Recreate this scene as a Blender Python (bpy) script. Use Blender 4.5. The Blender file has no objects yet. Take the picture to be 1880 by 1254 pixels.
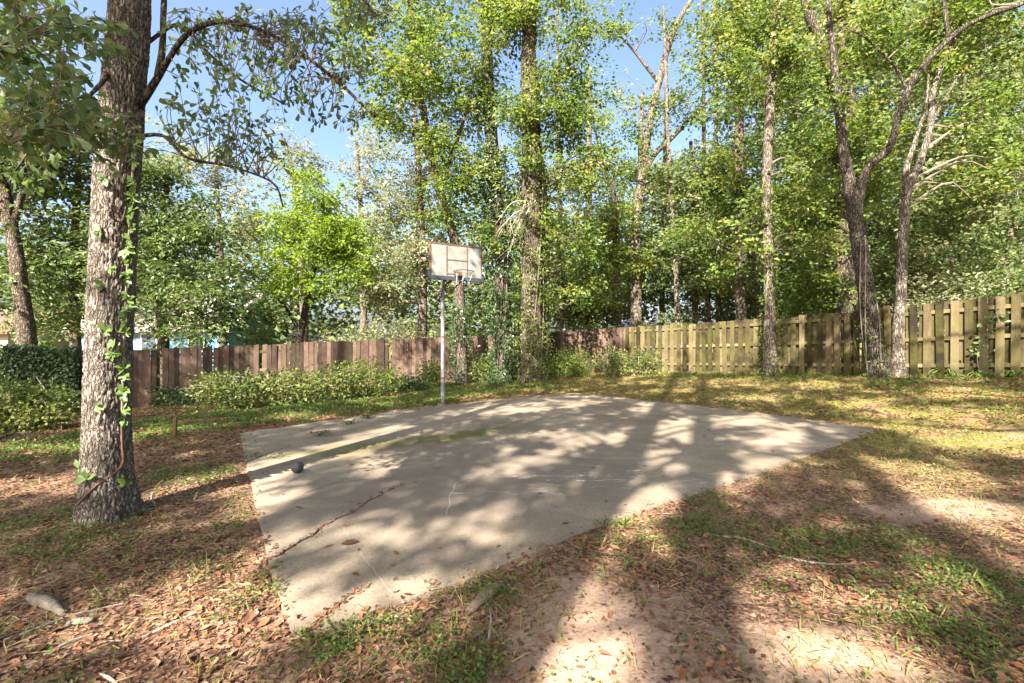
import bpy, math, random, mathutils
import numpy as np
R = math.radians
rng = np.random.default_rng(7)
random.seed(7)
sc = bpy.context.scene
COL = sc.collection

# ------------------------------------------------------------------ camera, world, sun, exposure
F = 836.0; CX = 940.0; CY = 627.0; H = 1.5          # focal length in photo pixels, eye height
cam = bpy.data.cameras.new('camera'); co = bpy.data.objects.new('camera', cam); COL.objects.link(co)
co.location = (0, 0, H); co.rotation_euler = (R(90), 0, 0)
cam.sensor_width = 36; cam.lens = 36 * F / 1880; cam.clip_start = 0.05; cam.clip_end = 2000
sc.camera = co
AZ = R(23); EL = R(39)                               # light travels towards +Y and a little +X
S = np.array([-math.sin(AZ) * math.cos(EL), -math.cos(AZ) * math.cos(EL), math.sin(EL)])   # towards the sun
w = bpy.data.worlds.new('World'); sc.world = w; w.use_nodes = True
nt = w.node_tree; bg = nt.nodes['Background']
sky = nt.nodes.new('ShaderNodeTexSky'); sky.sky_type = 'NISHITA'; sky.sun_disc = False
sky.sun_elevation = EL; sky.sun_rotation = math.atan2(S[0], S[1])
sky.air_density = 1.0; sky.dust_density = 4.6; sky.ozone_density = 2.0
nt.links.new(sky.outputs[0], bg.inputs[0]); bg.inputs[1].default_value = 0.073
sl = bpy.data.lights.new('sun', 'SUN'); so = bpy.data.objects.new('sun', sl); COL.objects.link(so)
sl.energy = 4.8; sl.angle = R(0.5); sl.color = (1.0, 0.925, 0.82)
so.rotation_euler = (R(90) - EL, 0, math.atan2(S[0], -S[1])); so.location = (-6, -14, 30)
sc.view_settings.view_transform = 'Standard'; sc.view_settings.look = 'None'
sc.view_settings.exposure = 2.55; sc.view_settings.gamma = 1.0
sc.cycles.use_denoising = True
sc.cycles.max_bounces = 8; sc.cycles.diffuse_bounces = 4; sc.cycles.transmission_bounces = 4
sc.cycles.transparent_max_bounces = 4; sc.cycles.sample_clamp_indirect = 6
sc.render.film_transparent = False

# ------------------------------------------------------------------ helpers
def W(px, py, Y):
    return np.array([(px - CX) / F * Y, Y, H - (py - CY) / F * Y])

_P = rng.permutation(256); _V = rng.random(256)
def vnoise(p, sc_=1.0):
    p = np.asarray(p, float) * sc_
    if p.shape[-1] == 2: p = np.concatenate([p, np.zeros(p.shape[:-1] + (1,))], -1)
    i = np.floor(p).astype(int); f = p - i; f = f * f * (3 - 2 * f)
    out = 0
    for dx in (0, 1):
        for dy in (0, 1):
            for dz in (0, 1):
                h = _P[(_P[(_P[(i[..., 0] + dx) & 255] + i[..., 1] + dy) & 255] + i[..., 2] + dz) & 255]
                wgt = (f[..., 0] if dx else 1 - f[..., 0]) * (f[..., 1] if dy else 1 - f[..., 1]) * (f[..., 2] if dz else 1 - f[..., 2])
                out = out + wgt * _V[h]
    return out
def fbm(p, s=1.0, o=4):
    a = 0; amp = .5
    for k in range(o):
        a = a + amp * vnoise(p, s * 2 ** k); amp *= .5
    return a

def norm(v): return v / np.maximum(np.linalg.norm(v, axis=-1, keepdims=True), 1e-9)

def mesh(name, V, faces, mats, tint=None, smooth=False):
    """V (n,3); faces: list of int arrays (m,k) or one list of python lists."""
    me = bpy.data.meshes.new(name)
    V = np.asarray(V, float)
    if isinstance(faces, np.ndarray): faces = [faces]
    if len(faces) and isinstance(faces[0], np.ndarray):
        loops = np.concatenate([f.ravel() for f in faces]).astype(np.int32)
        tot = np.concatenate([np.full(len(f), f.shape[1]) for f in faces]).astype(np.int32)
    else:
        loops = np.array([i for f in faces for i in f], np.int32); tot = np.array([len(f) for f in faces], np.int32)
    start = np.concatenate([[0], np.cumsum(tot)[:-1]]).astype(np.int32)
    me.vertices.add(len(V)); me.vertices.foreach_set('co', V.astype(np.float32).ravel())
    me.loops.add(len(loops)); me.loops.foreach_set('vertex_index', loops)
    me.polygons.add(len(tot)); me.polygons.foreach_set('loop_start', start); me.polygons.foreach_set('loop_total', tot)
    me.polygons.foreach_set('use_smooth', np.full(len(tot), bool(smooth)))
    if tint is not None:
        a = me.attributes.new('tint', 'FLOAT', 'POINT'); a.data.foreach_set('value', np.asarray(tint, np.float32))
    me.update(calc_edges=True)
    for m in (mats if isinstance(mats, (list, tuple)) else [mats]): me.materials.append(m)
    return me

def obj(name, me, parent=None, loc=None, rot=None):
    o = bpy.data.objects.new(name, me); COL.objects.link(o)
    if parent is not None: o.parent = parent
    if loc is not None: o.location = loc
    if rot is not None: o.rotation_euler = rot
    return o

def tag(o, label=None, cat=None, group=None, kind=None):
    if label: o['label'] = label
    if cat: o['category'] = cat
    if group: o['group'] = group
    if kind: o['kind'] = kind
    return o

def thing(name, loc, label, cat, group=None, rot=None):
    o = obj(name, None, None, tuple(float(c) for c in loc), rot)
    return tag(o, label, cat, group)

def part(name, V, faces, mat, root, tint=None, smooth=False, kind=None, label=None, parent=None):
    """a mesh given in world coordinates, parented to the root Empty (unrotated)"""
    V = np.asarray(V, float) - np.array(root.location)
    o = obj(name, mesh(name, V, faces, mat, tint, smooth), parent or root)
    if kind: o['kind'] = kind
    if label: o['label'] = label
    return o

class MB:
    """collects pieces of ONE mesh"""
    def __init__(s): s.v = []; s.f = {}; s.t = []; s.n = 0
    def add(s, V, F_, tint=None):
        V = np.asarray(V, float)
        for f in ([F_] if isinstance(F_, np.ndarray) else F_):
            f = np.asarray(f)
            s.f.setdefault(f.shape[1], []).append(f + s.n)
        s.v.append(V); s.t.append(np.full(len(V), .5) if tint is None else np.broadcast_to(np.asarray(tint, float), (len(V),)))
        s.n += len(V)
    def get(s):
        return np.concatenate(s.v), [np.concatenate(f) for f in s.f.values()], np.concatenate(s.t)
    def part(s, name, mat, root, smooth=False, kind=None, label=None, parent=None):
        V, Fs, t = s.get(); return part(name, V, Fs, mat, root, t, smooth, kind, label, parent)

BOXF = np.array([[0, 1, 3, 2], [4, 6, 7, 5], [0, 4, 5, 1], [2, 3, 7, 6], [0, 2, 6, 4], [1, 5, 7, 3]])
def box(c, ax, ay, az):
    """centre and three half-axis vectors"""
    c, ax, ay, az = (np.asarray(k, float) for k in (c, ax, ay, az))
    return np.array([c + i * ax + j * ay + k * az for i in (-1, 1) for j in (-1, 1) for k in (-1, 1)]), BOXF
def abox(x0, x1, y0, y1, z0, z1):
    return box(((x0 + x1) / 2, (y0 + y1) / 2, (z0 + z1) / 2), ((x1 - x0) / 2, 0, 0), (0, (y1 - y0) / 2, 0), (0, 0, (z1 - z0) / 2))

def smooth_path(P, n):
    """Catmull-Rom through rows of P (any dimension), n samples"""
    P = np.asarray(P, float)
    if len(P) == 2: 
        t = np.linspace(0, 1, n)[:, None]; return P[0] * (1 - t) + P[1] * t
    Q = np.vstack([2 * P[0] - P[1], P, 2 * P[-1] - P[-2]])
    d = np.linalg.norm(np.diff(P[:, :3], axis=0), axis=1); c = np.concatenate([[0], np.cumsum(d)]); u = np.linspace(0, c[-1], n)
    k = np.clip(np.searchsorted(c, u, side='right') - 1, 0, len(P) - 2); t = ((u - c[k]) / np.maximum(d[k], 1e-9))[:, None]
    a, b, cc, e = Q[k], Q[k + 1], Q[k + 2], Q[k + 3]
    return .5 * (2 * b + (cc - a) * t + (2 * a - 5 * b + 4 * cc - e) * t ** 2 + (3 * b - a - 3 * cc + e) * t ** 3)

def tube(P, r, sides=8, bark=0.0, bs=9.0, seed=0, cap=True, lobes=None):
    P = np.asarray(P, float); n = len(P); r = np.broadcast_to(np.asarray(r, float), (n,))
    T = norm(np.gradient(P, axis=0))
    ref = np.array([0, 1., 0]) if abs(T[:, 1]).mean() < .8 else np.array([1., 0, 0])
    A = norm(np.cross(T, ref)); B = np.cross(T, A)
    th = np.linspace(0, 2 * math.pi, sides, endpoint=False)
    cs = np.cos(th)[None, :, None]; sn = np.sin(th)[None, :, None]
    rr = np.repeat(r[:, None], sides, 1)
    if lobes is not None: rr = rr * lobes(np.repeat(np.linspace(0, 1, n)[:, None], sides, 1), np.repeat(th[None], n, 0))
    dirs = A[:, None] * cs + B[:, None] * sn
    if bark > 0:
        s = np.concatenate([[0], np.cumsum(np.linalg.norm(np.diff(P, axis=0), axis=1))])
        q = np.stack(np.broadcast_arrays(np.cos(th)[None] * rr.mean() * bs * 3.2, np.sin(th)[None] * rr.mean() * bs * 3.2, s[:, None] * bs * .5 + seed), -1)
        wv = fbm(q * .23 + 7, 1.0, 3)[..., None] * 1.7
        a1 = np.abs(vnoise(q + wv) - .5) * 2; a2 = vnoise(q * 2.3 + 11)
        lump = fbm(q * .12 + 31, 1, 2) - .4
        rr = rr + bark * (1.5 * np.minimum(a1 * 2.2, 1) - .9 + .5 * a2) + lump * bark * 2.0
    V = P[:, None] + dirs * rr[..., None]
    i = np.arange(n - 1)[:, None] * sides; j = np.arange(sides)[None]
    j2 = (j + 1) % sides
    Fq = np.stack([i + j, i + j2, i + sides + j2, i + sides + j], -1).reshape(-1, 4)
    V = V.reshape(-1, 3); fs = [Fq]
    if cap:
        V = np.vstack([V, P[-1:], P[:1]]); m = len(V)
        jj = np.arange(sides)
        fs.append(np.stack([(n - 1) * sides + jj, (n - 1) * sides + (jj + 1) % sides, np.full(sides, m - 2)], -1))
        fs.append(np.stack([(jj + 1) % sides, jj, np.full(sides, m - 1)], -1))
    return V, fs

# leaf templates: x along the leaf, y across, z out of it
DIAM = (np.array([[0, 0, 0], [.48, .33, .08], [.48, -.33, .08], [1, 0, -.07]]), np.array([[0, 2, 3], [0, 3, 1]]))
OAK = (np.array([[0, 0, 0], [.32, 0, -.005], [.68, 0, -.04], [1, 0, -.13], [.34, .085, .02], [.66, .2, .015], [.92, .19, -.06],
                 [.34, -.085, .02], [.66, -.2, .015], [.92, -.19, -.06]]),
       np.array([[0, 1, 4], [1, 5, 4], [1, 2, 5], [2, 6, 5], [2, 3, 6], [0, 7, 1], [1, 7, 8], [1, 8, 2], [2, 8, 9], [2, 9, 3]]))
CREEP = (np.array([[0, 0, 0], [.4, 0, -.03], [1, 0, -.12], [.3, .2, .03], [.6, .26, .02], [.3, -.2, .03], [.6, -.26, .02]]),
         np.array([[0, 1, 3], [1, 4, 3], [1, 2, 4], [0, 5, 1], [1, 5, 6], [1, 6, 2]]))
DEAD = (np.array([[0, 0, .02], [.35, .2, .10], [.35, -.2, .06], [.75, .22, .05], [.75, -.2, .13], [1, 0, .10], [.5, 0, .0]]),
        np.array([[0, 6, 1], [1, 6, 3], [3, 6, 5], [0, 2, 6], [2, 4, 6], [4, 5, 6]]))
BLADE = (np.array([[0, -.035, 0], [0, .035, 0], [.55, .028, .05], [.55, -.028, .05], [1, 0, -.03]]), np.array([[0, 1, 2], [0, 2, 3], [3, 2, 4]]))

def leaves(tmpl, C, size, X, N):
    """C (n,3) bases, X directions of the midribs, N normals"""
    T, Fc = tmpl; n = len(C)
    X = norm(X); Y = norm(np.cross(N, X)); Z = np.cross(X, Y)
    B = np.stack([X, Y, Z], 1)                                  # n,3(axis),3
    V = C[:, None] + np.einsum('kj,njc->nkc', T, B) * np.broadcast_to(np.asarray(size, float), (n,))[:, None, None]
    Fo = (Fc[None] + (np.arange(n) * len(T))[:, None, None]).reshape(-1, 3)
    return V.reshape(-1, 3), Fo, len(T)

def rnd_dirs(n): return norm(rng.normal(size=(n, 3)))

# ------------------------------------------------------------------ materials
def newmat(name):
    m = bpy.data.materials.new(name); m.use_nodes = True; nt = m.node_tree
    return m, nt, nt.nodes['Principled BSDF'], nt.nodes['Material Output']
def nd(nt, t, **k):
    n = nt.nodes.new('ShaderNode' + t)
    for a, v in k.items(): setattr(n, a, v)
    return n
def ramp(nt, fac, stops, interp='LINEAR'):
    r = nd(nt, 'ValToRGB'); r.color_ramp.interpolation = interp
    e = r.color_ramp.elements
    while len(e) > 1: e.remove(e[-1])
    e[0].position = stops[0][0]; e[0].color = (*stops[0][1], 1)
    for p, c in stops[1:]:
        q = e.new(p); q.color = (*c, 1)
    nt.links.new(fac, r.inputs[0]); return r.outputs[0]
def noise(nt, scale, vec, detail=5, rough=.6, dist=0):
    n = nd(nt, 'TexNoise'); n.inputs['Scale'].default_value = scale; n.inputs['Detail'].default_value = detail
    n.inputs['Roughness'].default_value = rough; n.inputs['Distortion'].default_value = dist
    nt.links.new(vec, n.inputs['Vector']); return n.outputs['Fac']
def mapping(nt, scale=(1, 1, 1), kind='Object', rot=(0, 0, 0), loc=(0, 0, 0)):
    tc = nd(nt, 'TexCoord'); mp = nd(nt, 'Mapping')
    mp.inputs['Scale'].default_value = scale; mp.inputs['Rotation'].default_value = rot; mp.inputs['Location'].default_value = loc
    nt.links.new(tc.outputs[kind], mp.inputs['Vector']); return mp.outputs[0]
def mix(nt, fac, a, b, mode='MIX'):
    m = nd(nt, 'MixRGB', blend_type=mode)
    for s, v in ((0, fac), (1, a), (2, b)):
        if isinstance(v, (int, float)): m.inputs[s].default_value = v
        elif isinstance(v, tuple): m.inputs[s].default_value = (*v, 1)
        else: nt.links.new(v, m.inputs[s])
    return m.outputs[0]
def math_(nt, op, a, b=None, c=None, clamp=False):
    m = nd(nt, 'Math', operation=op); m.use_clamp = clamp
    for s, v in ((0, a), (1, b), (2, c)):
        if v is None: continue
        if isinstance(v, (int, float)): m.inputs[s].default_value = v
        else: nt.links.new(v, m.inputs[s])
    return m.outputs[0]
def bump(nt, h, strength, dist, bs):
    b = nd(nt, 'Bump'); b.inputs['Strength'].default_value = strength; b.inputs['Distance'].default_value = dist
    nt.links.new(h, b.inputs['Height']); nt.links.new(b.outputs[0], bs.inputs['Normal'])

def leafmat(name, cols, transl=.4, rough=.45, spec=.35):
    m, nt, bs, out = newmat(name)
    at = nd(nt, 'Attribute', attribute_name='tint')
    fac = at.outputs['Fac']
    st = [(i / (len(cols) - 1), c) for i, c in enumerate(cols)]
    c = ramp(nt, fac, st)
    nt.links.new(c, bs.inputs['Base Color']); bs.inputs['Roughness'].default_value = rough
    bs.inputs['Specular IOR Level'].default_value = spec
    tr = nd(nt, 'BsdfTranslucent'); hs = nd(nt, 'HueSaturation'); hs.inputs['Value'].default_value = 1.5; hs.inputs['Hue'].default_value = .485
    hs.inputs['Saturation'].default_value = 1.1
    nt.links.new(c, hs.inputs['Color']); nt.links.new(hs.outputs[0], tr.inputs[0])
    mx = nd(nt, 'MixShader'); mx.inputs[0].default_value = transl
    nt.links.new(bs.outputs[0], mx.inputs[1]); nt.links.new(tr.outputs[0], mx.inputs[2]); nt.links.new(mx.outputs[0], out.inputs[0])
    return m
def leafmat_obj(name, cols, transl=.4, rough=.45, spec=.35):
    """the same, tinted by the object's own random number, for leaves that are objects"""
    m = leafmat(name, cols, transl, rough, spec); nt = m.node_tree
    at = [n for n in nt.nodes if n.type == 'ATTRIBUTE'][0]; oi = nd(nt, 'ObjectInfo')
    for l in list(at.outputs['Fac'].links):
        s = l.to_socket; nt.links.remove(l); nt.links.new(oi.outputs['Random'], s)
    return m

def barkmat(name, dark, mid, light, sx=7.0, moss=0.0):
    m, nt, bs, out = newmat(name)
    v = mapping(nt, (sx, sx, sx * .22))
    n1 = noise(nt, 3.0, v, 9, .72, .6); n2 = noise(nt, 1.1, mapping(nt, (1.5, 1.5, 1.0)), 5, .6)
    c = ramp(nt, n1, [(.28, dark), (.5, mid), (.72, light)])
    c = mix(nt, ramp(nt, n2, [(.5, (0, 0, 0)), (.66, (.55, .55, .55))]), c, tuple(k * 1.25 for k in light))
    if moss:
        n3 = noise(nt, 2.2, mapping(nt, (1, 1, .5)), 5, .7)
        c = mix(nt, ramp(nt, n3, [(.55, (0, 0, 0)), (.7, (moss,) * 3)]), c, (.11, .125, .04))
    nt.links.new(c, bs.inputs['Base Color']); bs.inputs['Roughness'].default_value = .9; bs.inputs['Specular IOR Level'].default_value = .15
    bump(nt, n1, 1.0, .03, bs); return m

def woodmat(name, stops, moss=None, grain=55, rnd=.35):
    m, nt, bs, out = newmat(name)
    oi = nd(nt, 'ObjectInfo')
    tc = nd(nt, 'TexCoord'); add = nd(nt, 'VectorMath', operation='ADD')
    cmb = nd(nt, 'CombineXYZ'); nt.links.new(math_(nt, 'MULTIPLY', oi.outputs['Random'], 57.0), cmb.inputs[0]); nt.links.new(math_(nt, 'MULTIPLY', oi.outputs['Random'], 31.0), cmb.inputs[2])
    nt.links.new(tc.outputs['Object'], add.inputs[0]); nt.links.new(cmb.outputs[0], add.inputs[1])
    mp = nd(nt, 'Mapping'); mp.inputs['Scale'].default_value = (grain, grain, .9); nt.links.new(add.outputs[0], mp.inputs[0])
    n1 = noise(nt, 3.0, mp.outputs[0], 6, .65, .4)
    n2 = noise(nt, 2.2, add.outputs[0], 5, .65)
    f = math_(nt, 'ADD', math_(nt, 'MULTIPLY', n1, .55), math_(nt, 'ADD', math_(nt, 'MULTIPLY', n2, .45), math_(nt, 'MULTIPLY', math_(nt, 'SUBTRACT', oi.outputs['Random'], .5), rnd)))
    c = ramp(nt, f, stops)
    if moss:
        n3 = noise(nt, 1.6, add.outputs[0], 6, .7)
        c = mix(nt, ramp(nt, n3, [(.42, (0, 0, 0)), (.62, (moss[0],) * 3)]), c, moss[1])
    nt.links.new(c, bs.inputs['Base Color']); bs.inputs['Roughness'].default_value = .88; bs.inputs['Specular IOR Level'].default_value = .15
    bump(nt, n1, .5, .002, bs); return m

def plain(name, col, rough=.6, metal=0, var=.25, scale=6, bmp=0.0):
    m, nt, bs, out = newmat(name)
    n = noise(nt, scale, mapping(nt), 6, .65)
    c = ramp(nt, n, [(.3, tuple(k * (1 - var) for k in col)), (.7, tuple(min(1, k * (1 + var)) for k in col))])
    nt.links.new(c, bs.inputs['Base Color']); bs.inputs['Roughness'].default_value = rough; bs.inputs['Metallic'].default_value = metal
    if bmp: bump(nt, n, .5, bmp, bs)
    return m

M = {}
def platemat(name, crack, dark, light, sxy=46, sz=7.5, bd=.012):
    m, nt, bs, out = newmat(name)
    tc = nd(nt, 'TexCoord'); nz = nd(nt, 'TexNoise'); nz.inputs['Scale'].default_value = 9; nz.inputs['Detail'].default_value = 6; nt.links.new(tc.outputs['Object'], nz.inputs['Vector'])
    ad = nd(nt, 'VectorMath', operation='MULTIPLY_ADD'); nt.links.new(nz.outputs['Color'], ad.inputs[0]); ad.inputs[1].default_value = (.09, .09, .25); nt.links.new(tc.outputs['Object'], ad.inputs[2])
    mp = nd(nt, 'Mapping'); mp.inputs['Scale'].default_value = (sxy, sxy, sz); nt.links.new(ad.outputs[0], mp.inputs[0])
    vo = nd(nt, 'TexVoronoi', feature='DISTANCE_TO_EDGE'); vo.inputs['Scale'].default_value = 1; nt.links.new(mp.outputs[0], vo.inputs['Vector'])
    vc = nd(nt, 'TexVoronoi'); vc.inputs['Scale'].default_value = 1; nt.links.new(mp.outputs[0], vc.inputs['Vector'])
    fine = noise(nt, 60, mapping(nt, (1, 1, .35)), 6, .7); big = noise(nt, 2.5, mapping(nt, (1, 1, .6)), 5, .65)
    sp_ = nd(nt, 'SeparateColor'); nt.links.new(vc.outputs['Color'], sp_.inputs[0])
    f = math_(nt, 'ADD', math_(nt, 'MULTIPLY', sp_.outputs[0], .35), math_(nt, 'ADD', math_(nt, 'MULTIPLY', fine, .45), math_(nt, 'MULTIPLY', big, .45)))
    c = ramp(nt, f, [(.35, dark), (.8, light)])
    edge = ramp(nt, vo.outputs['Distance'], [(.0, (0, 0, 0)), (.2, (1, 1, 1))])
    c = mix(nt, edge, crack, c)
    c = mix(nt, ramp(nt, noise(nt, 3.2, mapping(nt), 6, .7), [(.58, (0, 0, 0)), (.7, (.5, .5, .5))]), c, (.10, .105, .06))
    nt.links.new(c, bs.inputs['Base Color']); bs.inputs['Roughness'].default_value = .92; bs.inputs['Specular IOR Level'].default_value = .12
    bump(nt, math_(nt, 'ADD', edge, math_(nt, 'MULTIPLY', fine, .7)), 1.0, bd, bs); return m
M['bark_near'] = platemat('bark_near', (.085, .067, .054), (.13, .106, .086), (.31, .268, .222))
M['bark_alt'] = barkmat('bark_near', (.04, .03, .023), (.15, .118, .092), (.30, .26, .21), 11, .3)
M['bark_brown'] = platemat('bark_brown', (.035, .026, .02), (.075, .057, .042), (.215, .172, .13), 24, 4.5, .03)
M['bark_pale'] = platemat('bark_pale', (.05, .038, .03), (.105, .082, .062), (.29, .245, .195), 24, 4.5, .025)
M['bark_dark'] = platemat('bark_dark', (.025, .02, .016), (.055, .043, .034), (.155, .128, .102), 24, 4.5, .03)
M['twig'] = plain('twig', (.16, .13, .10), .9)
M['dead_twig'] = plain('dead_twig', (.29, .25, .21), .9)
M['vine_stem'] = plain('vine_stem', (.13, .06, .032), .9, 0, .5, 40, bmp=.006)
M['near_leaf'] = leafmat('near_leaf', [(.06, .105, .035), (.075, .135, .04), (.105, .165, .045), (.14, .19, .08), (.17, .17, .04)], .4, .42, .38)
M['near_leaf_obj'] = leafmat_obj('near_leaf_obj', [(.06, .105, .035), (.075, .135, .04), (.105, .165, .045), (.14, .19, .08), (.17, .17, .04)], .4, .42, .38)
M['mid_leaf'] = leafmat('mid_leaf', [(.045, .08, .018), (.082, .135, .025), (.125, .18, .033), (.17, .21, .045), (.24, .22, .06)], .48, .45, .35)
M['dark_leaf'] = leafmat('dark_leaf', [(.045, .08, .022), (.07, .115, .03), (.10, .145, .036), (.14, .175, .05)], .35, .45, .35)
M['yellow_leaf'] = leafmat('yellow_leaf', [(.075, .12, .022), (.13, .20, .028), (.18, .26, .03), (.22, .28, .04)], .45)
M['pale_leaf'] = leafmat('pale_leaf', [(.09, .12, .055), (.15, .18, .085), (.21, .23, .12), (.27, .26, .15), (.26, .21, .12)], .4)
M['woods_leaf'] = leafmat('woods_leaf', [(.045, .078, .025), (.08, .125, .036), (.125, .165, .05), (.18, .20, .08), (.24, .205, .10)], .45)
M['shrub_leaf'] = leafmat('shrub_leaf', [(.035, .062, .016), (.065, .105, .025), (.12, .15, .036), (.18, .185, .055), (.25, .20, .09)], .35, .5, .25)
M['ivy_leaf'] = leafmat('ivy_leaf', [(.025, .05, .018), (.04, .075, .024), (.06, .10, .03), (.09, .13, .045)], .25, .35, .5)
M['cover_leaf'] = leafmat('cover_leaf', [(.045, .075, .018), (.075, .12, .024), (.11, .16, .03), (.15, .17, .04)], .35, .45)
M['grass'] = leafmat('grass', [(.10, .115, .025), (.15, .16, .035), (.22, .20, .06), (.28, .22, .10), (.30, .23, .13)], .3, .6)
LIT = [(.05, .028, .018), (.09, .044, .026), (.14, .07, .038), (.205, .105, .056), (.27, .152, .088), (.21, .072, .028), (.33, .215, .135)]
M['litter'] = leafmat('litter', LIT, .12, .75, .2)
M['litter_obj'] = leafmat_obj('litter_obj', LIT, .12, .75, .2)
M['strap_leaf'] = leafmat('strap_leaf', [(.10, .17, .03), (.16, .25, .045), (.22, .30, .07)], .35)
M['creeper'] = leafmat_obj('creeper', [(.07, .13, .03), (.10, .17, .04), (.15, .22, .05)], .4, .45)
M['brown_board'] = woodmat('brown_board', [(.3, (.02, .014, .011)), (.45, (.062, .038, .029)), (.6, (.125, .078, .058)), (.8, (.205, .142, .11))], (.25, (.07, .075, .04)), rnd=.28)
M['mossy_board'] = woodmat('mossy_board', [(.34, (.016, .012, .008)), (.47, (.05, .038, .021)), (.6, (.105, .08, .046)), (.8, (.19, .15, .095))], (.6, (.078, .072, .014)), rnd=.45)
M['rail'] = woodmat('rail', [(.3, (.05, .04, .022)), (.6, (.14, .11, .06)), (.8, (.23, .185, .11))], (.4, (.11, .10, .025)))

# ------------------------------------------------------------------ terrain
CT = np.array([(-4.46, 7.46, 0), (-1.1, 2.3, 0), (6.17, 7.7, .02), (1.58, 13.2, .03), (0, 7, 0), (3, 6, 0), (-1, 10, 0), (0, 0, 0), (-8, -1, .05), (8, -1, .2), (4, 2.5, .03),
               (-3.3, 3.8, 0), (-14.5, 12.4, -.5), (-11.55, 14, -.55), (-8.6, 15.6, -.42), (-4.7, 17.8, -.18), (0, 18.4, .02), (3.44, 18.9, .23), (8.4, 15.4, .46),
               (10.1, 12.1, .58), (11.6, 10, .73), (14, 6.5, .8), (-9, 8, -.2), (-6, 4, 0), (8, 10, .3), (7.5, 5, .22), (0, 34, .2), (-22, 34, -.6), (22, 30, .7), (-26, 2, -.3), (26, 2, .9), (0, -16, .1), (-20, -20, 0), (20, -20, .4)])
def tpsk(r2): return np.where(r2 > 1e-12, .5 * r2 * np.log(np.maximum(r2, 1e-12)), 0)
_n = len(CT); _K = tpsk(((CT[:, None, :2] - CT[None, :, :2]) ** 2).sum(-1)) + np.eye(_n) * .6
_A = np.zeros((_n + 3, _n + 3)); _A[:_n, :_n] = _K; _A[:_n, _n] = 1; _A[:_n, _n + 1:] = CT[:, :2]; _A[_n:, :_n] = _A[:_n, _n:].T
_w = np.linalg.solve(_A, np.concatenate([CT[:, 2], np.zeros(3)]))
def hgt(x, y):
    x = np.asarray(x, float); y = np.asarray(y, float); sh = np.broadcast(x, y).shape
    p = np.stack(np.broadcast_arrays(x, y), -1).reshape(-1, 2); out = np.empty(len(p))
    for a in range(0, len(p), 20000):
        q = p[a:a + 20000]
        out[a:a + 20000] = tpsk(((q[:, None] - CT[None, :, :2]) ** 2).sum(-1)) @ _w[:_n] + _w[_n] + q @ _w[_n + 1:]
    rad = np.hypot(p[:, 0], p[:, 1] - 5); k = np.clip((rad - 24) / 14, 0, 1)
    return (out * (1 - k) + .0 * k).reshape(sh)
def G(px, py, z=None):
    """photo pixel -> point on the ground"""
    zz = 0.0 if z is None else z; d = max(py - CY, 6)
    for _ in range(25):
        Y = min((H - zz) * F / d, 60); X = (px - CX) / F * Y
        if z is None: zz = .5 * zz + .5 * float(hgt(X, Y))
    return np.array([X, Y, zz])

def jag(P, n, amp, seed):
    P = np.asarray(P, float); d = np.concatenate([[0], np.cumsum(np.linalg.norm(np.diff(P, axis=0), axis=1))])
    u = np.linspace(0, d[-1], n); Q = np.stack([np.interp(u, d, P[:, k]) for k in range(2)], -1)
    r = np.random.default_rng(seed); j = r.normal(size=(n, 2)) * amp; j[0] = j[-1] = 0
    return Q + j
def gp(L): return [tuple(G(a, b, 0.0)[:2]) for a, b in L]
E_left_top = gp([(440, 795), (446, 822), (451, 846)])
E_left = gp([(453, 853), (462, 900), (478, 960), (490, 1018)])
E_left2 = gp([(493, 1036), (505, 1070), (520, 1120), (540, 1168)])
E_front = gp([(572, 1162), (640, 1136), (740, 1104), (830, 1076), (935, 1030), (1000, 1008), (1100, 965), (1190, 934), (1300, 900), (1400, 867), (1500, 830), (1612, 790)])
E_right = gp([(1612, 790), (1540, 778), (1440, 764), (1350, 751), (1250, 742), (1150, 730), (1060, 722), (1000, 724)])
E_back = gp([(1000, 724), (900, 734), (830, 742), (760, 748), (700, 757)])
E_corner = gp([(692, 759), (620, 769), (560, 777), (500, 786), (440, 795)])
C2 = jag(gp([(696, 758), (650, 775), (590, 797), (530, 818), (490, 834), (452, 849)]), 26, .018, 3)
C1 = jag(gp([(491, 1027), (530, 1010), (570, 985), (610, 958), (660, 930), (700, 908), (738, 889)]), 24, .012, 4)
C3 = jag(gp([(558, 1167), (580, 1143), (612, 1118), (640, 1096), (668, 1078)]), 14, .01, 5)
def offs(P, d):
    T = norm(np.gradient(P, axis=0)); return P + np.stack([-T[:, 1], T[:, 0]], -1) * np.asarray(d)[:, None]
tap1 = np.linspace(.016, 0.002, len(C1)); tap3 = np.linspace(.015, .002, len(C3))
main_poly = np.vstack([jag(E_left, 9, .007, 6), offs(C1, tap1), offs(C1, -tap1)[::-1], jag(E_left2, 7, .006, 7),
                       offs(C3, tap3), offs(C3, -tap3)[::-1], jag(E_front, 40, .010, 8), jag(E_right, 40, .02, 9)[1:], jag(E_back, 24, .016, 10)[1:], offs(C2, np.full(len(C2), .012))])
corner_poly = np.vstack([offs(C2, np.full(len(C2), -.012))[::-1], jag(E_corner, 16, .014, 11), jag(E_left_top, 6, .01, 12)[1:]][0:1] + [jag(E_left_top, 6, .01, 12)[::-1], jag(E_corner, 16, .014, 11)[::-1][1:]])
slab_out = np.array(gp([(440, 795), (478, 960), (540, 1168), (740, 1104), (935, 1030), (1100, 965), (1300, 900), (1500, 830), (1612, 790), (1440, 764), (1250, 742), (1060, 722), (1000, 724), (830, 742), (690, 759)]))
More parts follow.
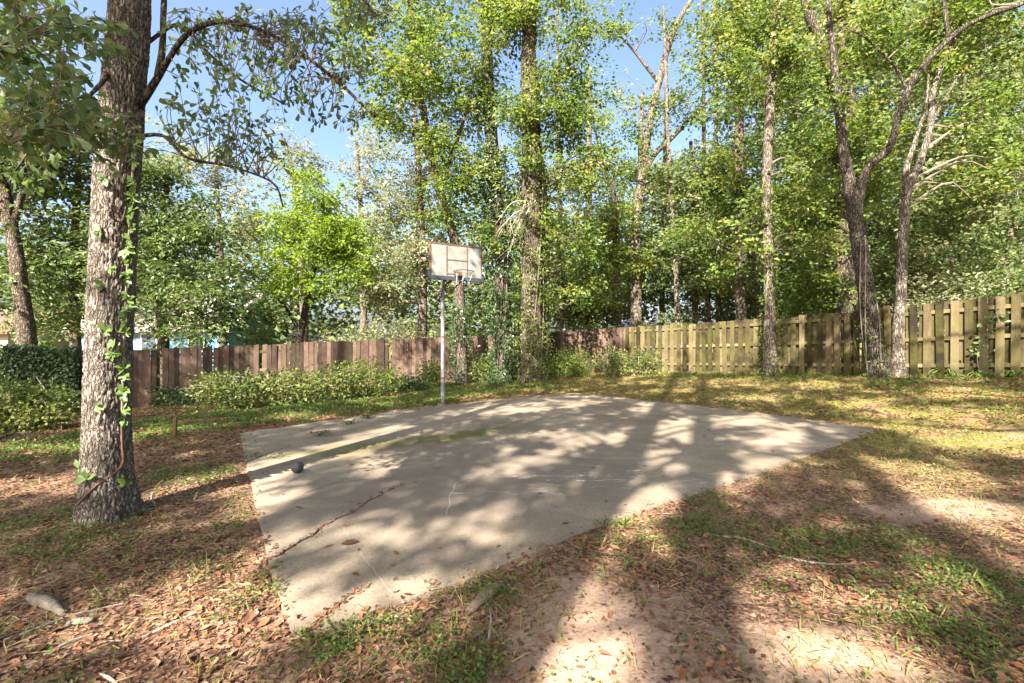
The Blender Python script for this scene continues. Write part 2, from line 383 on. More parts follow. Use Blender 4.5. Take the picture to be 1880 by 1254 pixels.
def signed_in(P, poly):
    """distance to the polygon's edge, positive inside"""
    P = np.asarray(P, float).reshape(-1, 2); a = poly; b = np.roll(poly, -1, 0)
    dmin = np.full(len(P), 1e9); ins = np.zeros(len(P), bool)
    for p, q in zip(a, b):
        e = q - p; t = np.clip(((P - p) @ e) / (e @ e), 0, 1); d = np.linalg.norm(P - (p + t[:, None] * e), axis=1); dmin = np.minimum(dmin, d)
        c = (p[1] > P[:, 1]) != (q[1] > P[:, 1]); xi = (q[0] - p[0]) * (P[:, 1] - p[1]) / (q[1] - p[1] + 1e-12) + p[0]
        ins ^= c & (P[:, 0] < xi)
    return np.where(ins, dmin, -dmin)
def gz(x, y):
    """ground surface as built: terrain + small bumps, sunk under the slab"""
    x = np.asarray(x, float); y = np.asarray(y, float)
    p = np.stack([x, y], -1); b = (fbm(p + 40, 1.1, 3) - .44) * .10 + (fbm(p + 9, 5.0, 2) - .37) * .03
    d = signed_in(p.reshape(-1, 2), slab_out).reshape(x.shape)
    near = np.clip(-d / .9, 0, 1)
    z = hgt(x, y) * np.clip(-d / 2.0, .0, 1) + b * near - .012
    return np.where(d > 0, -.012 - np.clip(d / .25, 0, 1) * .05, z)

def axis(lo, hi, step, far):
    a = np.arange(lo, hi + 1e-6, step); l = [lo]; h = [hi]; s = step
    while l[-1] > -far: s *= 1.3; l.append(l[-1] - s); h.append(h[-1] + s)
    return np.concatenate([l[:0:-1], a, h[1:]])
gx = axis(-13, 14, .14, 500); gy = axis(-2, 21, .14, 500)
X, Yg = np.meshgrid(gx, gy); Zg = gz(X, Yg)
nx, ny = len(gx), len(gy)
i = (np.arange(ny - 1)[:, None] * nx + np.arange(nx - 1)[None]).ravel()
m, nt, bs, out = newmat('forest_floor')
v = mapping(nt)
big = noise(nt, .55, v, 4, .55); med = noise(nt, 4.0, v, 6, .65); fine = noise(nt, 38, v, 6, .75)
vor = nd(nt, 'TexVoronoi'); vor.inputs['Scale'].default_value = 55; nt.links.new(mapping(nt, (1, 1.3, 1), rot=(0, 0, .5)), vor.inputs['Vector'])
chips = ramp(nt, nd(nt, 'SeparateColor').outputs[0], [(0, (0, 0, 0)), (1, (1, 1, 1))])
sepc = [n for n in nt.nodes if n.bl_idname == 'ShaderNodeSeparateColor'][0]; nt.links.new(vor.outputs['Color'], sepc.inputs[0])
lit = ramp(nt, sepc.outputs[0], [(0, (.035, .02, .014)), (.25, (.075, .042, .028)), (.5, (.13, .076, .05)), (.75, (.19, .12, .08)), (1, (.26, .17, .115))])
soil = ramp(nt, fine, [(.3, (.14, .078, .052)), (.5, (.25, .155, .108)), (.7, (.36, .245, .18))])
sunlit_bare = None  # bare soil patches, with sunlit brightness painted into their paler colour
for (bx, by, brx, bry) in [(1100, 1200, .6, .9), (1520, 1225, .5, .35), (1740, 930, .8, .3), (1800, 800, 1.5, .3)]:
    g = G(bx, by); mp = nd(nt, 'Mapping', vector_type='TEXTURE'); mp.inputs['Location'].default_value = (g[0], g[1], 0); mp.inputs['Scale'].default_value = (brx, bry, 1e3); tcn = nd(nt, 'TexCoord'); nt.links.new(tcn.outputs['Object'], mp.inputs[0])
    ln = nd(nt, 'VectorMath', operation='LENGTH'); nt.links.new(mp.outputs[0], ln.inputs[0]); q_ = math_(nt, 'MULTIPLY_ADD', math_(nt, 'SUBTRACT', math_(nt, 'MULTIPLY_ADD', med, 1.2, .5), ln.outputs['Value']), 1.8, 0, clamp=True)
    sunlit_bare = q_ if sunlit_bare is None else math_(nt, 'MAXIMUM', sunlit_bare, q_)
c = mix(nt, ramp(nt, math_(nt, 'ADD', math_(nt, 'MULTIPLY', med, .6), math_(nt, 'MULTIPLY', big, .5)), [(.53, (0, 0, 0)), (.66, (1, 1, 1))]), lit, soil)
c = mix(nt, sunlit_bare, c, ramp(nt, fine, [(.3, (.21, .13, .09)), (.5, (.31, .21, .15)), (.7, (.42, .305, .235))]))
# thin worn turf towards the fence on the right
sep = nd(nt, 'SeparateXYZ'); nt.links.new(v, sep.inputs[0])
far = math_(nt, 'ADD', math_(nt, 'MULTIPLY', sep.outputs[0], .5), sep.outputs[1])
tm = math_(nt, 'MULTIPLY_ADD', far, .30, -1.9, clamp=True)
tn = noise(nt, 1.7, v, 6, .7)
turf = ramp(nt, fine, [(.3, (.075, .08, .018)), (.55, (.17, .165, .035)), (.75, (.28, .235, .08))])
c = mix(nt, math_(nt, 'MULTIPLY', tm, math_(nt, 'MULTIPLY_ADD', tn, 4.0, -1.3, clamp=True)), c, turf)
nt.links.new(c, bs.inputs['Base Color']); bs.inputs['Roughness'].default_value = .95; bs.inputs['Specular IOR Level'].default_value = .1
bump(nt, math_(nt, 'ADD', fine, math_(nt, 'MULTIPLY', vor.outputs['Distance'], .3)), .6, .012, bs)
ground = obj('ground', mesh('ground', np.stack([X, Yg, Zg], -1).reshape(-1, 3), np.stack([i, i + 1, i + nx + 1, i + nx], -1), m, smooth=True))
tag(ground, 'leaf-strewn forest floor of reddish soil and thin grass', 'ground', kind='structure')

# ------------------------------------------------------------------ concrete court
m, nt, bs, out = newmat('old_concrete')
v = mapping(nt)
n1 = noise(nt, .7, v, 6, .6, .3); n2 = noise(nt, 5, v, 7, .7); n3 = noise(nt, 120, v, 3, .7)
c = ramp(nt, n1, [(.3, (.16, .127, .09)), (.5, (.24, .194, .14)), (.7, (.335, .278, .208))])
c = mix(nt, math_(nt, 'MULTIPLY', ramp(nt, n2, [(.42, (0, 0, 0)), (.68, (1, 1, 1))]), .6), c, (.17, .13, .098))
n4 = noise(nt, 1.6, v, 8, .7, .5); c = mix(nt, math_(nt, 'MULTIPLY', ramp(nt, n4, [(.48, (0, 0, 0)), (.62, (1, 1, 1))]), .55), c, (.165, .135, .11))
n5 = noise(nt, 34, v, 5, .75); c = mix(nt, math_(nt, 'MULTIPLY', ramp(nt, n5, [(.5, (0, 0, 0)), (.62, (1, 1, 1))]), .62), c, (.12, .097, .075))
c = mix(nt, .8, c, ramp(nt, n3, [(.3, (.28, .27, .25)), (.5, (.5, .5, .5)), (.7, (.74, .73, .70))]), 'OVERLAY')
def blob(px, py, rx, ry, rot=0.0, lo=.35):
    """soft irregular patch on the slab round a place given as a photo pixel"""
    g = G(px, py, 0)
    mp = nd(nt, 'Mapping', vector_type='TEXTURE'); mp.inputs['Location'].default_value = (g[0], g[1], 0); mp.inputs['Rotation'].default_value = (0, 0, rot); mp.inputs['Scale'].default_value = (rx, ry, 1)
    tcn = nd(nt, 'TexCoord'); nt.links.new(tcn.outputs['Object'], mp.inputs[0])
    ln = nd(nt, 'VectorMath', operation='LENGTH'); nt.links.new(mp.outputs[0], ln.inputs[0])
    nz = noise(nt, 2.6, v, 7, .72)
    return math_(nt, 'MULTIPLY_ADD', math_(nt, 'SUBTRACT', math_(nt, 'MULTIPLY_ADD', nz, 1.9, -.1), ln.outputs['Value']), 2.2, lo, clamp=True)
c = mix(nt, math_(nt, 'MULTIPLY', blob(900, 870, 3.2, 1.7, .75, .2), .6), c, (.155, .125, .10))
c = mix(nt, math_(nt, 'MULTIPLY', blob(720, 815, 1.9, .42, .78, .0), .85), c, (.10, .085, .035))
c = mix(nt, math_(nt, 'MULTIPLY', blob(850, 800, 1.2, .35, .8, .1), .9), c, (.095, .09, .025))
c = mix(nt, math_(nt, 'MULTIPLY', blob(600, 825, 1.3, .3, .78, -.1), .7), c, (.13, .12, .05))
scr = noise(nt, 5.0, mapping(nt, (.5, 2.4, 1), rot=(0, 0, -.4)), 8, .8, 1.2)
c = mix(nt, math_(nt, 'MULTIPLY', blob(1090, 880, 2.2, .7, .25, -.2), ramp(nt, scr, [(.56, (0, 0, 0)), (.63, (.85, .85, .85))])), c, (.62, .60, .58))
nt.links.new(c, bs.inputs['Base Color']); bs.inputs['Roughness'].default_value = .85; bs.inputs['Specular IOR Level'].default_value = .25
bump(nt, math_(nt, 'ADD', math_(nt, 'MULTIPLY', n3, .3), n2), .35, .012, bs)
CONC = m
def prism(poly, z0, z1):
    n = len(poly); V = np.vstack([np.column_stack([poly, np.full(n, z1)]), np.column_stack([poly, np.full(n, z0)])])
    return V, [list(range(n))] + [[k, n + k, n + (k + 1) % n, (k + 1) % n] for k in range(n)]
def ccw(p): 
    a = p; b = np.roll(p, -1, 0); return p if (a[:, 0] * b[:, 1] - b[:, 0] * a[:, 1]).sum() > 0 else p[::-1]
from mathutils.geometry import delaunay_2d_cdt
def slab_mesh(poly, z0, z1):
    n = len(poly); a, b = np.meshgrid(np.arange(-5, 7, .45), np.arange(2, 14, .45)); P = np.column_stack([a.ravel(), b.ravel()]); P = P[signed_in(P, poly) > .12]
    A = np.vstack([poly, P]); r = delaunay_2d_cdt([mathutils.Vector(p) for p in A], [], [list(range(n))], 1, 1e-6)
    v2 = np.array([tuple(p) for p in r[0]]); f2 = [list(f) for f in r[2]]; m_ = len(v2)
    V = np.vstack([np.column_stack([v2, np.full(m_, z1)]), np.column_stack([poly, np.full(n, z1)]), np.column_stack([poly, np.full(n, z0)])])
    return V, f2 + [[m_ + k, m_ + n + k, m_ + n + (k + 1) % n, m_ + (k + 1) % n] for k in range(n)]
V, Fc = slab_mesh(ccw(main_poly), -.09, 0)
court = obj('court_pavement', mesh('court_pavement', V, Fc, CONC)); tag(court, 'weathered cracked concrete slab of a backyard basketball court', 'court', kind='structure')
V, Fc = slab_mesh(ccw(corner_poly), -.09, -.006)
o = obj('slab_panel', mesh('slab_panel', V, Fc, CONC), court); o['label'] = 'corner of the slab broken off along a weedy crack'
def strip(P, w_, z):
    P = np.asarray(P); n = len(P); a = offs(P, np.full(n, w_)); b = offs(P, np.full(n, -w_))
    V = np.vstack([np.column_stack([a, np.full(n, z)]), np.column_stack([b, np.full(n, z)])]); k = np.arange(n - 1)
    return V, np.stack([k, n + k, n + k + 1, k + 1], -1)
M['crack'] = plain('crack', (.10, .075, .055), .95); M['scratch'] = plain('scratch', (.33, .285, .225), .9, 0, .3, 30)
for L, w_, mt, nm in (([(622, 962), (650, 1000), (680, 1040), (722, 1090)], .0022, 'scratch', 'scratch'), ([(560, 905), (620, 885), (700, 878), (745, 880)], .004, 'crack', 'crack'),
                      ([(1010, 835), (1100, 842), (1200, 842), (1292, 837)], .006, 'scratch', 'scratch'), ([(820, 945), (828, 905), (838, 885), (870, 875), (905, 868)], .004, 'scratch', 'scratch'),
                      ([(470, 868), (520, 855), (560, 846)], .005, 'crack', 'crack')):
    V, q = strip(jag(gp(L), 22, .008, len(nm) + int(L[0][0])), w_, .0022); obj(nm, mesh(nm, V, q, M[mt]), court)

# ------------------------------------------------------------------ fences
def board_mesh(name, w_, h_, t_, seed, mat, ear=0.0):
    r = np.random.default_rng(seed); V = []; nz = 7
    for k in range(nz):
        z = h_ * k / (nz - 1); dx = r.normal() * .0025; wj = w_ / 2 + r.normal() * .0015
        if k == nz - 1: tl, tr = r.normal() * .008, r.normal() * .008
        else: tl = tr = 0
        V += [(-wj + dx, -t_ / 2, z + tl), (wj + dx, -t_ / 2, z + tr), (wj + dx, t_ / 2, z + tr), (-wj + dx, t_ / 2, z + tl)]
    fs = [[0, 3, 2, 1], [(nz - 1) * 4 + j for j in range(4)]]
    for k in range(nz - 1):
        for j in range(4): fs.append([k * 4 + j, k * 4 + (j + 1) % 4, k * 4 + 4 + (j + 1) % 4, k * 4 + 4 + j])
    return mesh(name, V, fs, mat)

def polyline_at(P, s):
    P = np.asarray(P, float); d = np.concatenate([[0], np.cumsum(np.linalg.norm(np.diff(P, axis=0), axis=1))])
    k = min(max(np.searchsorted(d, s, side='right') - 1, 0), len(P) - 2)
    T = norm(P[k + 1] - P[k]); return P[k] + T * (s - d[k]), T
LEFT = np.array([(-19.5, 9.6), (-14.1, 12.6), (-11.55, 14.0), (-8.6, 15.64), (-4.7, 17.6), (0, 18.5), (4.75, 19.1)])
RIGHT = np.array([(4.8, 19.1), (8.3, 15.3), (10.1, 12.1), (11.6, 9.9), (14.2, 6.0)])
lenL = np.linalg.norm(np.diff(LEFT, axis=0), axis=1).sum(); lenR = np.linalg.norm(np.diff(RIGHT, axis=0), axis=1).sum()
fence_l = thing('board_fence', (*LEFT[3], gz(*LEFT[3])), 'weathered reddish-brown close-boarded wooden fence behind the shrubs', 'fence')
bl = [board_mesh('board', .1455, 1.84, .02, k, M['brown_board']) for k in range(6)]
s = .1; k = 0
rl = np.random.default_rng(21)
gaps = [None]
def s_at_px(P, L, px):
    ss = np.linspace(0, L, 900); q = np.array([polyline_at(P, a)[0] for a in ss]); return ss[np.argmin(abs(q[:, 0] / q[:, 1] * F + CX - px))]
gapL = [(s_at_px(LEFT, lenL, a), s_at_px(LEFT, lenL, b)) for a, b in ((289, 303), (474, 485), (711, 722))]
zl = np.array(fence_l.location)
while s < lenL:
    if any(a < s < b for a, b in gapL): s += .03; continue
    p, T = polyline_at(LEFT, s); ang = math.atan2(T[1], T[0])
    pan = int(s / 2.4); tilt = math.sin(pan * 2.1) * .006
    o = obj('board', bl[k % 6], fence_l, tuple(np.array([*p, float(gz(p[0], p[1])) - .05 + math.sin(pan * 5.3) * .03 + rl.normal() * .008]) - zl), (rl.normal() * .008, tilt + rl.normal() * .0012, ang + (math.pi if k % 2 else 0) + rl.normal() * .006))
    s += .1462 + abs(rl.normal()) * .0012; k += 1
def rails(root, P, L, hs, off, w_, t_, mat, step=2.4):
    z0 = np.array(root.location)
    for a in np.arange(0, L, step):
        b = min(a + step - .01, L)
        if b - a < .3: continue
        p, T = polyline_at(P, a); q, T2 = polyline_at(P, b)
        A = np.array([*p, float(gz(p[0], p[1]))]); B = np.array([*q, float(gz(q[0], q[1]))]); nrm = np.array([-T[1], T[0], 0])
        for h_ in hs:
            mid = (A + B) / 2 + nrm * off + np.array([0, 0, h_])
            V, Fq = box(mid, (B - A) / 2, nrm * t_ / 2, (0, 0, w_ / 2)); part('rail', V, Fq, mat, root)
        V, Fq = box(A + nrm * (off + .07 * np.sign(off or 1)) + np.array([0, 0, .86]), np.array([*T, 0]) * .045, nrm * .045, (0, 0, .95)); part('post', V, Fq, mat, root)
rails(fence_l, LEFT, lenL, (.3, .95, 1.58), .035, .09, .038, M['rail'])
fence_r = thing('shadowbox_fence', (*RIGHT[1], gz(*RIGHT[1])), 'mossy yellow-tan shadowbox fence with spaced boards on both sides of its rails', 'fence')
br = [board_mesh('board', .148, 1.84, .02, 40 + k, M['mossy_board']) for k in range(6)]
zl = np.array(fence_r.location); k = 0
sbrk = s_at_px(RIGHT, lenR, 1612)
for side in (0, 1):
    s = .05 + side * .125
    while s < lenR:
        p, T = polyline_at(RIGHT, s); nrm = np.array([T[1], -T[0]]);  nrm = nrm if nrm @ p < 0 else -nrm
        p2 = p + nrm * (.04 if side == 0 else -.04)
        obj('board', br[k % 6], fence_r, tuple(np.array([*p2, float(gz(p[0], p[1])) - .03 + (.06 if s > sbrk else 0) + rl.normal() * .012]) - zl), (rl.normal() * .008, rl.normal() * .012, math.atan2(T[1], T[0]) + (math.pi if k % 2 else 0)))
        s += .25 + rl.normal() * .006; k += 1
rails(fence_r, RIGHT, lenR, (.28, .95, 1.62), .0, .09, .055, M['rail'])

# ------------------------------------------------------------------ basketball hoop
M['steel'] = plain('steel', (.19, .185, .19), .7, .15, .4, 9); M['rust'] = plain('rust', (.12, .055, .038), .85, 0, .4, 14)
M['pad'] = plain('pad', (.035, .04, .06), .6, 0, .3, 8); M['dark_rust'] = plain('dark_rust', (.10, .06, .04), .85, 0, .4, 20); M['cord'] = plain('cord', (.5, .48, .44), .9)
m, nt, bs, out = newmat('aged_panel')
n1 = noise(nt, 2.4, mapping(nt), 7, .7, .4); n2 = noise(nt, 14, mapping(nt, (1, 1, .35)), 6, .7)
c = ramp(nt, n1, [(.3, (.12, .12, .105)), (.5, (.205, .208, .185)), (.7, (.30, .305, .28))])
c = mix(nt, ramp(nt, n2, [(.5, (0, 0, 0)), (.75, (.6, .6, .6))]), c, (.25, .23, .17))
nt.links.new(c, bs.inputs['Base Color']); bs.inputs['Roughness'].default_value = .45; M['panel'] = m
pb = np.array([*G(813, 741, 0)[:2], 0.0])
hoop = thing('basketball_hoop', pb, 'old basketball hoop with stained white backboard on a grey steel pole', 'basketball hoop')
a = R(30); u = np.array([math.cos(a), math.sin(a), 0]); nn = np.array([math.sin(a), -math.cos(a), 0]); up = np.array([0, 0, 1.])
z = np.linspace(-.15, 2.93, 40); rr = np.full(40, .047); rr[z < .62] = .052
V, Fq = tube(np.stack([pb[0] + 0 * z, pb[1] + 0 * z, z], -1), rr, 20); part('pole', V, Fq, M['steel'], hoop, smooth=False)
for zz in (.62, 1.62): 
    V, Fq = tube(np.array([[pb[0], pb[1], zz - .02], [pb[0], pb[1], zz + .02]]), .056, 20); part('collar', V, Fq, M['rust'], hoop)
bc = pb + u * .20 + nn * .36 + up * 3.38                 # backboard centre
W2, H2 = .65, .40
def bb(name, cu, cz, hu, hz, ht, off, mat, parent=None):
    V, Fq = box(bc + u * cu + up * cz + nn * off, u * hu, nn * ht, up * hz); return part(name, V, Fq, mat, hoop, parent=parent)
V, Fq = box(bc, u * W2, nn * .012, up * H2); board = part('backboard', V, Fq, M['panel'], hoop)
bb('frame', 0, H2, W2 + .013, .013, .024, .0, M['rust'], board); bb('frame', -W2, 0, .013, H2 - .014, .024, 0, M['rust'], board); bb('frame', W2, 0, .013, H2 - .014, .024, 0, M['rust'], board)
bb('pad', 0, -H2 + .005, W2 + .045, .045, .04, 0, M['pad'], board); bb('pad', -W2 - .03, -H2 + .11, .022, .058, .038, 0, M['pad'], board); bb('pad', W2 + .03, -H2 + .08, .022, .03, .038, 0, M['pad'], board)
for cu in (-.245, .275): bb('stripe', cu, 0, .014, H2 - .045, .004, .015, M['dark_rust'], board)
bb('stripe', .015, .04, .245, .013, .004, .0155, M['dark_rust'], board); bb('stripe', .0, -.29, .23, .012, .004, .0155, M['dark_rust'], board)
rc = bc + nn * .39 + up * -.27 + u * .02
th = np.linspace(0, 2 * math.pi, 49)
V, Fq = tube(np.array([rc + u * math.cos(t) * .228 + nn * math.sin(t) * .228 for t in th]), .010, 8, cap=False); rim = part('rim', V, Fq, M['dark_rust'], hoop, smooth=True)
mb = MB()
mb.add(*box(bc + u * .02 + nn * .06 - up * .28, u * .07, nn * .05, up * .05))
for sgn in (-1, 1): mb.add(*tube(np.array([bc + u * (.02 + sgn * .06) + nn * .02 - up * .36, rc + u * sgn * .16 - nn * .16 - up * .01]), .008, 6))
mb.part('bracket', M['dark_rust'], hoop, parent=rim)
r_ = np.random.default_rng(5)
for k in range(9):
    t = r_.uniform(0, 2 * math.pi); L = r_.uniform(.12, .34); p0 = rc + u * math.cos(t) * .228 + nn * math.sin(t) * .228
    d2 = t + r_.normal() * .5; p2 = rc + u * math.cos(d2) * .16 + nn * math.sin(d2) * .16 - up * L
    V, Fq = tube(smooth_path([p0, (p0 + p2) / 2 + up * -.04, p2], 7), .004, 5); part('net_cord', V, Fq, M['cord'], hoop, parent=rim)
def strut(p, q, r0=.016, mat='dark_rust'):
    V, Fq = tube(np.array([p, q]), r0, 8); part('brace', V, Fq, M[mat], hoop)
top = pb + up * 2.9
for cu in (-.18, .30):
    strut(pb + up * 2.55 + u * (-.06 if cu < 0 else .05), bc + u * (cu - .08) - nn * .02 - up * .36); strut(top, bc + u * cu - nn * .02 + up * .1)
strut(top - up * .1, bc - nn * .02 - up * .3, .022); strut(pb + up * 2.5 - u * .16 - nn * .05, top - up * .02 + nn * .02)

# ------------------------------------------------------------------ ball
bp = G(546, 868, 0); br_ = .067
m, nt, bs, out = newmat('old_rubber')
vv = nd(nt, 'TexVoronoi'); vv.inputs['Scale'].default_value = 95; nt.links.new(mapping(nt), vv.inputs[0])
c = ramp(nt, noise(nt, 9, mapping(nt), 5), [(.3, (.03, .024, .03)), (.7, (.065, .055, .064))]); nt.links.new(c, bs.inputs['Base Color']); bs.inputs['Roughness'].default_value = .6; bump(nt, vv.outputs['Distance'], .5, .003, bs)
ball = thing('ball', (bp[0], bp[1], br_ * .94), 'small scuffed dark ball lying on the concrete court', 'ball', rot=(.5, .4, .9))
nl, nn_ = 24, 40
V = []; 
for a_ in range(nl + 1):
    for b_ in range(nn_):
        la = math.pi * a_ / nl; lo = 2 * math.pi * b_ / nn_
        V.append((math.sin(la) * math.cos(lo), math.sin(la) * math.sin(lo), math.cos(la)))
V = np.array(V) * br_
Fq = np.array([[a_ * nn_ + b_, (a_ + 1) * nn_ + b_, (a_ + 1) * nn_ + (b_ + 1) % nn_, a_ * nn_ + (b_ + 1) % nn_] for a_ in range(nl) for b_ in range(nn_)])
o = obj('cover', mesh('cover', V, Fq, m, smooth=True), ball)
M['groove'] = plain('groove', (.015, .013, .015), .8)
t = np.linspace(0, 2 * math.pi, 41)
for ring in (np.stack([np.cos(t), np.sin(t), 0 * t], -1), np.stack([np.cos(t), 0 * t, np.sin(t)], -1), norm(np.stack([np.cos(t) * .75 , np.sin(t), .62 + 0 * t - .3 * np.cos(2 * t)], -1)), norm(np.stack([np.cos(t) * .75, np.sin(t), -.62 + 0 * t + .3 * np.cos(2 * t)], -1))):
    V, Fq = tube(ring * br_ * .998, .0022, 5, cap=False); obj('seam', mesh('seam', V, Fq, M['groove']), ball)

# ------------------------------------------------------------------ trees
DENS = 1.2
def crown(blobs, L=.13, tmpl=DIAM, m=40, tight=.85):
    """blobs: (px, py, rx, ry, Y, coverage). Returns leaf arrays and the clump centres."""
    CC = []; VV = []; FF = []; TT = []; base = 0
    for (cx, cy, rx, ry, Y, cov) in blobs:
        c = W(cx, cy, Y); ra = np.array([rx, .75 * (rx + ry) / 2, ry]) * Y / F
        n = int(cov * DENS * math.pi * rx * ry / (.27 * (L * F / Y) ** 2)); nc = max(3, int(n / m))
        d = rnd_dirs(nc * 2) * (rng.random((nc * 2, 1)) ** (1 / 2.3))
        p = c + d * ra
        keep = vnoise(p, .9 / max(.6, ra.mean() * .35)) > .36
        p = p[keep][:nc]
        ns = max(2, len(p) // 7); sup = p[:ns]
        own_ = rng.integers(0, ns, len(p)); far_ = rng.random(len(p)) < .22
        p = np.where(far_[:, None], p, sup[own_] + rng.normal(size=p.shape) * np.array([.42, .42, .26]) * np.clip(ra.mean() / 1.6, .35, 1.3) * L / .15)
        p = p[p[:, 2] > gz(p[:, 0], p[:, 1]) + .25]
        CC.append(p)
    C = np.concatenate(CC); nc = len(C)
    sc_ = np.abs(rng.normal(1, .35, nc)) + .35; mm = np.maximum(4, (m * sc_ * rng.uniform(.6, 1.4, nc))).astype(int)
    idx = np.repeat(np.arange(nc), mm); n = len(idx)
    dc = norm(rng.normal(size=(nc, 3)) * np.array([1, 1, .45]) + np.array([0, 0, -.2])); uu = rng.uniform(-1, 1, n)
    off = dc[idx] * (uu * 4.2 * L * sc_[idx])[:, None] + rng.normal(size=(n, 3)) * np.array([1.15, 1.15, .75]) * L * (1.25 - .6 * np.abs(uu))[:, None]
    off[:, 2] -= .6 * L * uu ** 2
    P = C[idx] + off
    X_ = norm(off * np.array([1, 1, .5]) + rng.normal(size=(n, 3)) * L * 1.4 + np.array([0, 0, -.10]))
    N_ = norm(rng.normal(size=(n, 3)) * .55 + (rng.normal(size=(nc, 3)) * .45)[idx] + np.array([0, 0, .6]) + S * .45)
    V, Fo, k = leaves(tmpl, P, L * rng.uniform(.45, 1.45, n), X_, N_)
    t = np.clip(rng.normal(.44, .22, nc)[idx] + rng.normal(0, .18, n), 0, 1)
    return V, Fo, np.repeat(t, k), C

def path_px(L, Y):
    """[(px, py, width px[, depth offset])] -> points with radius"""
    # (a round trunk off the lens axis shows wider than it is by 1/cos)
    return np.array([[*W(q[0], q[1], Y + (q[3] if len(q) > 3 else 0)), q[2] / 2 * (Y + (q[3] if len(q) > 3 else 0)) / F * math.cos(math.atan((q[0] - CX) / F))] for q in L])

def branchwork(mb, spine, C, nl, r0, seed, twig=.008):
    """limbs from the trunk to some clumps, twigs from those to the others"""
    r = np.random.default_rng(seed)
    if len(C) == 0: return
    nl = min(nl, len(C)); tips = C[r.permutation(len(C))[:nl]]
    nodes = [spine[:, :3]]
    for tp in tips:
        d = spine[:, :3] - tp; hd = np.hypot(d[:, 0], d[:, 1]); cost = np.linalg.norm(d, axis=1) + np.where(d[:, 2] > -.25 * hd, 3 + 2 * d[:, 2], 0)
        k = int(np.argmin(cost)); a = spine[k, :3]; ln = np.linalg.norm(tp - a)
        if ln < .3 or ln > 9: continue
        mid = a * .5 + tp * .5 + r.normal(size=3) * ln * .07 + np.array([0, 0, ln * .06])
        q3 = a * .22 + tp * .78 + r.normal(size=3) * ln * .05
        P = smooth_path([a, mid, q3, tp], 9); rb = min(r0, spine[k, 3] * .55, .012 + ln * .012)
        mb.add(*tube(P, np.linspace(rb, twig * .6, 9), 5, cap=False)); nodes.append(P[3:])
    nodes = np.concatenate(nodes)
    for c in C[r.permutation(len(C))[:260]]:
        k = int(np.argmin(((nodes - c) ** 2).sum(1))); a = nodes[k]; ln = np.linalg.norm(c - a)
        if ln < .12 or ln > 2.6: continue
        P = smooth_path([a, (a + c) / 2 + r.normal(size=3) * ln * .1 + np.array([0, 0, ln * .05]), c], 5)
        mb.add(*tube(P, np.linspace(twig, twig * .35, 5), 4, cap=False))

def tree(name, label, Y, trunk, blobs, leaf='mid_leaf', bark='bark_brown', L=.13, limbs=(), nl=14, group=None, sides=14, forks=None, cover=1.0, root_py=None, m=40, cat='tree', tight=.85):
    tp = path_px(trunk, Y); L = L * 1.12
    x, y = tp[0, 0], tp[0, 1]; g = float(gz(np.array([x]), np.array([y]))[0])
    root = thing(name, (x, y, g), label, cat, group)
    if tp[0, 2] > g - .05: tp = np.vstack([[x, y, g - .12, tp[0, 3] * 1.35], [x, y, g + .12, tp[0, 3] * 1.12], tp[tp[:, 2] > g + .3]])
    else: tp = np.vstack([[x, y, g - .12, tp[0, 3] * 1.3], [x, y, g + .15, tp[0, 3] * 1.08], tp[1:]])
    hgt_ = np.linalg.norm(np.diff(tp[:, :3], axis=0), axis=1).sum(); n = int(max(24, hgt_ / .13))
    sp = smooth_path(tp, n)
    wob = np.stack([fbm(np.stack([np.full(n, x + k * 9), np.full(n, y), sp[:, 2]], -1), 1.1, 2) - .37 for k in (0, 1)], -1) * .10
    sp[:, :2] += wob * np.clip(np.arange(n) / 12, 0, 1)[:, None]
    mb = MB(); r0 = sp[:, 3].mean()
    mb.add(*tube(sp[:, :3], sp[:, 3], sides + 3, bark=min(.014, r0 * .09), bs=7, seed=x * 3))
    mb.part('trunk', M[bark], root, smooth=True)
    spine = [sp]
    for lb in limbs:
        q = path_px(lb, Y); nq = int(max(12, np.linalg.norm(np.diff(q[:, :3], axis=0), axis=1).sum() / .1)); q = smooth_path(q, nq)
        V, Fq = tube(q[:, :3], q[:, 3], 12, bark=q[:, 3].mean() * .08, bs=8, seed=3); part('limb', V, Fq, M[bark], root, smooth=True); spine.append(q)
    if blobs:
        V, Fo, t, C = crown([(b[0], b[1], b[2], b[3], Y + b[4] - .45, b[5] * cover) for b in blobs], L, m=m, tight=tight)
        mb = MB(); branchwork(mb, np.concatenate(spine), C, nl, .036, int(x * 100) & 1023)
        if mb.n: mb.part('branchwork', M['twig'], root, kind='stuff')
        part('crown', V, Fo, M[leaf], root, t, kind='stuff')
    return root

tree('ivy_clad_tree', 'leaning bare-trunked tree rising above the ivy hedge', 15.5, [(52, 640, 40), (38, 540, 34), (22, 430, 30), (0, 330, 28), (-30, 200, 24), (-50, 60, 20)],
     [(20, 250, 130, 150, 1, 1.5), (60, 470, 110, 90, 1.5, 1.1), (-60, 120, 150, 150, 0, 1.2), (110, 350, 70, 110, 2, 1.1)], 'dark_leaf', L=.14, limbs=[[(20, 430, 18), (50, 330, 12), (95, 240, 8, .5)]])
tree('dark_leaved_tree', 'dense dark green tree crowding over the fence behind the thick grey trunk', 17.5, [(300, 660, 24), (296, 520, 20), (300, 400, 15), (310, 300, 8)],
     [(330, 540, 140, 90, -.5, 1.6), (290, 420, 110, 110, 0, 1.5), (345, 460, 60, 80, .5, 1.3), (250, 330, 80, 80, 0, 1.2), (395, 605, 60, 26, -.3, 1.1), (330, 600, 60, 30, -.3, 1.0)], 'dark_leaf', L=.13)
